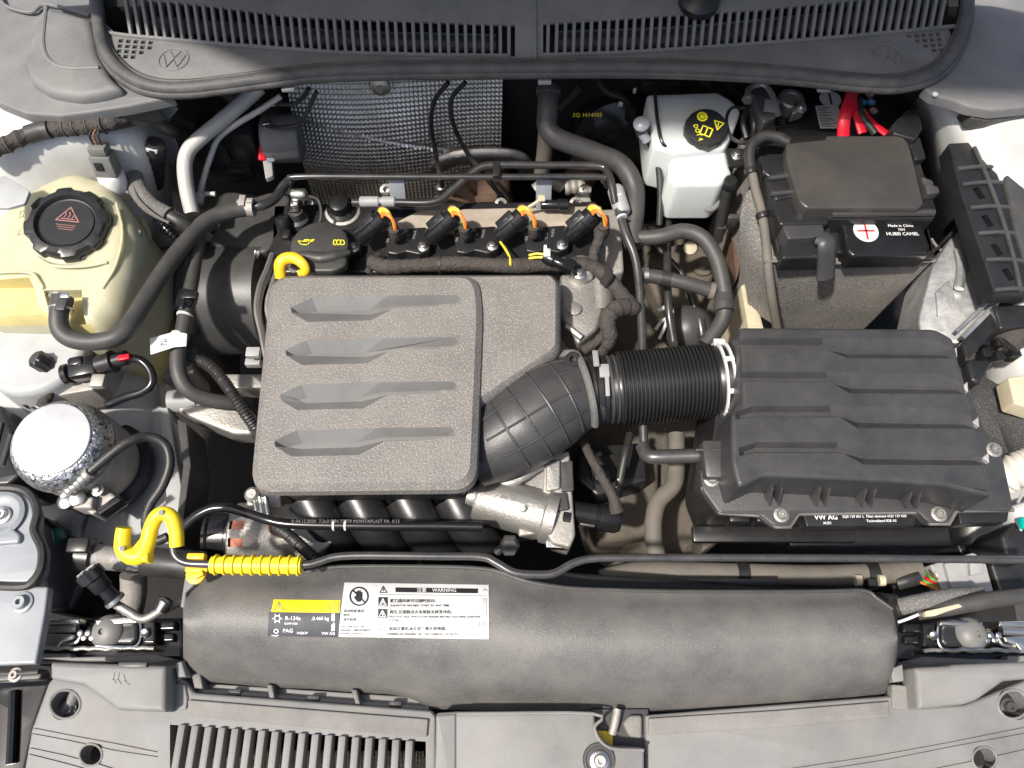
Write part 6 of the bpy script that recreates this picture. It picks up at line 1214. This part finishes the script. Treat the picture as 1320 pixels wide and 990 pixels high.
grr = [linecut(q, ZF) for q in ([(1012, 990), (1120, 974), (1220, 956), (1340, 932)], [(1050, 992), (1140, 978), (1230, 960), (1340, 940)], [(1200, 990), (1260, 978), (1340, 960)])]
mk('panel', slab(outr, ZF, ZF-.025, .004, 3), 'slam_plastic', fr_, cutters=[cyl(1306, 908, 18.5), cyl(1269, 978, 15)]+grr, smooth=30)
mks('hole_rim', [tube([P(1306+cos(a)*19.5, 908+sin(a)*18.5, ZF) for a in [2*pi*i/32 for i in range(33)]], .0016, 6, 1), tube([P(1269+cos(a)*15.6, 978+sin(a)*15, ZF) for a in [2*pi*i/32 for i in range(33)]], .0013, 6, 1)], 'slam_plastic', fr_)
torx(1300, 912, .53, 11, fr_, 'dark_plastic')
mk('foam_strip', slab([(836, 926), (1000, 916), (1146, 904), (1147, 924), (1000, 938), (836, 948)], ZF+.005, ZF-.002, .0015, 2), 'foam_strip', fr_)
mk('joint_step', slab([(1150, 882), (1172, 884), (1174, 914), (1150, 914)], ZF+.003, ZF-.01, .002, 3), 'foam_strip', fr_)
mk('raised_block', slab([(1180, 860), (1225, 858), (1230, 856), (1340, 852), (1340, 874), (1318, 876), (1296, 878), (1262, 902), (1246, 908), (1184, 915)], .585, .55, .006, 4), 'slam_plastic', fr_)
mk('side_tab', slab([(1148, 862), (1164, 856), (1166, 878), (1152, 880)], .562, .54, .002, 2), 'slam_plastic', fr_)
rc2 = thing('radiator_core', 'beige finned radiator seen through the slots of the front grille', 'radiator', P(400, 1000, .4))
mk('core', slab([(270, 968), (560, 975), (560, 1060), (240, 1060)], .49, .3, .004, zref=.5), 'core', rc2)
mk('fin', [tube([P(285+i*4, 968, .492), P(285+i*4, 1040, .492)], .0011, 5, 2, False) for i in range(66)], 'core', rc2)
mk('pipe', tube([P(245, 975, .50), P(300, 977, .50), P(330, 972, .50)], .006, 8, 4), 'cast', rc2)
one('bumper_void', 'near-black block standing in for the dark void below the slotted grille', 'bumper', [slab([(150, 900), (1200, 900), (1230, 1060), (120, 1060)], .40, .3, .01, zref=.5)], 'cavity')  # added dark block, its black colour gives the shade behind the slots
one('radiator_fan_frame', 'black radiator fan frame behind the duct', 'fan frame', [slab([(240, 742), (700, 735), (1160, 765), (1160, 885), (240, 870)], .52, .3, .006, 4), box(P(860, 752, .5), (.3, .01, .02), b=.002)], 'black_plastic')
# ================================================================ headlamps
def headlamp(label, mirror):
    X = (lambda x: x) if not mirror else (lambda x: 1390-x)
    dy = 0 if not mirror else 3
    q = lambda pts: [(X(x), y+dy) for x, y in (pts if not mirror else pts[::-1])]
    t = thing('headlamp', label, 'headlamp', P(X(140), 820+dy, .42), 'headlamp tops either side of the radiator duct')
    mk('housing', slab(q([(50, 800), (236, 796), (236, 850), (48, 858)]), .485, .38, .005, 3), 'black_gloss', t)
    mks('top_rail', [slab(q([(57, 798), (102, 797), (102, 804), (58, 805)]), .508, .49, .002, 1), slab(q([(122, 799), (160, 795), (178, 797), (178, 803), (124, 806)]), .508, .49, .002, 1)], 'zinc', t)
    mk('mid_rail', [slab(q([(54, 816), (96, 818), (94, 824), (80, 828), (74, 836), (52, 834)]), .508, .48, .002, 1), tube([P(X(63), 812+dy, .50), P(X(100), 810+dy, .50)], .006, 10, 2), tube([P(X(80), 832+dy, .50), P(X(98), 828+dy, .505), P(X(104), 820+dy, .505)], .0025, 8, 4)], 'zinc', t)
    mk('seal_bead', tube([P(X(x), y+dy+random.uniform(-.8, .8), .505) for x, y in [(52+i*7, 836-(i % 3)*.6) for i in range(22)]], .0028, 8, 2), 'cast', t)
    mk('lower_rail', slab(q([(47, 842), (90, 842), (92, 847), (140, 846), (200, 843), (226, 850), (200, 855), (150, 852), (92, 852), (46, 848)]), .50, .47, .002, 1), 'slam_plastic', t)
    o = P(X(143), 815+dy, .49); r = .021
    kn = mk('adjuster_cap', lathe([(r*1.1, 0), (r*1.1, .006), (r, .012), (r*.72, .018), (r*.35, .021), (r*.2, .021), (r*.16, .017)], o, (-.15 if not mirror else .15, -.05, 1), 32), 'grey_dark', t)
    mk('lens_block', slab(q([(128, 800), (172, 798), (178, 806), (178, 824), (170, 832), (128, 832)]), .500, .48, .006, 4), 'black_plastic', t)
    mk('frame_wire', tube([P(X(x), y+dy, .506) for x, y in [(124, 832), (150, 834), (172, 834), (181, 824), (181, 803), (176, 798)]], .0018, 8, 4), 'chrome', t)
    mks('side_block', [slab(q([(184, 800), (200, 800), (200, 830), (184, 830)]), .51, .48, .003, 2), slab(q([(203, 801), (225, 800), (226, 812), (203, 813)]), .50, .48, .003, 2), slab(q([(203, 816), (224, 816), (224, 827), (203, 828)]), .495, .48, .003, 2)], 'black_gloss', t)
    for i in range(5): mk('screw', lathe([(.004, 0), (.004, .003), (.002, .004)], P(X(104+i*5), 816+dy+(i % 2)*6, .502), (0, 0, 1), 10), 'zinc', t)
    mk('corner_screw', lathe([(.006, 0), (.006, .006), (.003, .008)], P(X(189), 814+dy, .51), (0, -.6, 1), 12), 'zinc', t)
    return t
headlamp('dark headlamp top with chrome rails and round adjuster below the fluted charging cap', False)
headlamp('dark headlamp top with chrome rails and round adjuster below the braided loom', True)
# ---- lower right wiring
bl = thing('braided_loom', 'grey braided sleeve loom with peeling tape above the headlamp', 'wiring harness', P(1200, 780, .5))
mk('braid', tube([P(*q) for q in [(1160, 782, .52), (1180, 778, .53), (1210, 772, .535), (1240, 768, .53), (1262, 766, .52)]], .0115, 16, 10), 'braid', bl)
mk('sleeve', tube([P(*q) for q in [(1182, 793, .53), (1220, 784, .54), (1260, 776, .545), (1300, 770, .545), (1340, 766, .545)]], [.007, .0105, .0115, .0105, .010], 14, 8), 'hose', bl)
mk('peeling_tape', [slab([(1192, 788), (1210, 784), (1236, 778), (1242, 782), (1222, 788), (1206, 794), (1194, 795)], .553, .545, .001, 2)], 'cream', bl)
mk('end_sleeve', lathe([(.010, 0), (.0105, .03), (.009, .032)], P(1152, 786, .515), (1, .12, .1), 18), 'rubber', bl)
mk('tie', tube([P(1158, 802, .53), P(1172, 797, .54), P(1184, 792, .545)], .002, 8, 4), 'white_plastic', bl)
gp = thing('grey_plug', 'pale grey multi-way plug with coloured wires behind the prop rod', 'connector', P(1235, 740, .45))
mk('body', [slab([(1199, 728), (1255, 712), (1270, 720), (1282, 764), (1216, 764)], .47, .40, .003, 2)], 'grey_plastic', gp)
mk('step', [slab([(1218, 726), (1244, 722), (1252, 760), (1228, 762)], .478, .465, .002, 1), slab([(1250, 722), (1266, 720), (1270, 738), (1252, 742)], .478, .465, .002, 1)], 'grey_plastic', gp)
for i, m in enumerate(('wire_orange', 'wire_green', 'red', 'wire_green', 'wire_brown', 'label_white')):
    mk('wire', tube([P(1178+i*5, 746-i*3, .46), P(1190+i*3.5, 752-i*2.2, .475), P(1208, 760-i*3.4, .47)], .002, 7, 6), m, gp)
mk('dark_sheath', tube([P(1155, 752, .46), P(1170, 748, .465), P(1182, 744, .465)], .012, 12, 4), 'rubber', gp)
one('lower_box', 'black plastic ribbed box under the airbox by the grey plug', 'box', [slab([(1150, 752), (1205, 756), (1210, 780), (1150, 784)], .44, .3, .004, 2), slab([(1270, 710), (1340, 700), (1340, 770), (1290, 768)], .46, .3, .006, 4), slab([(1232, 700), (1285, 700), (1280, 714), (1240, 716)], .42, .3, .004, 3)], 'black_plastic')
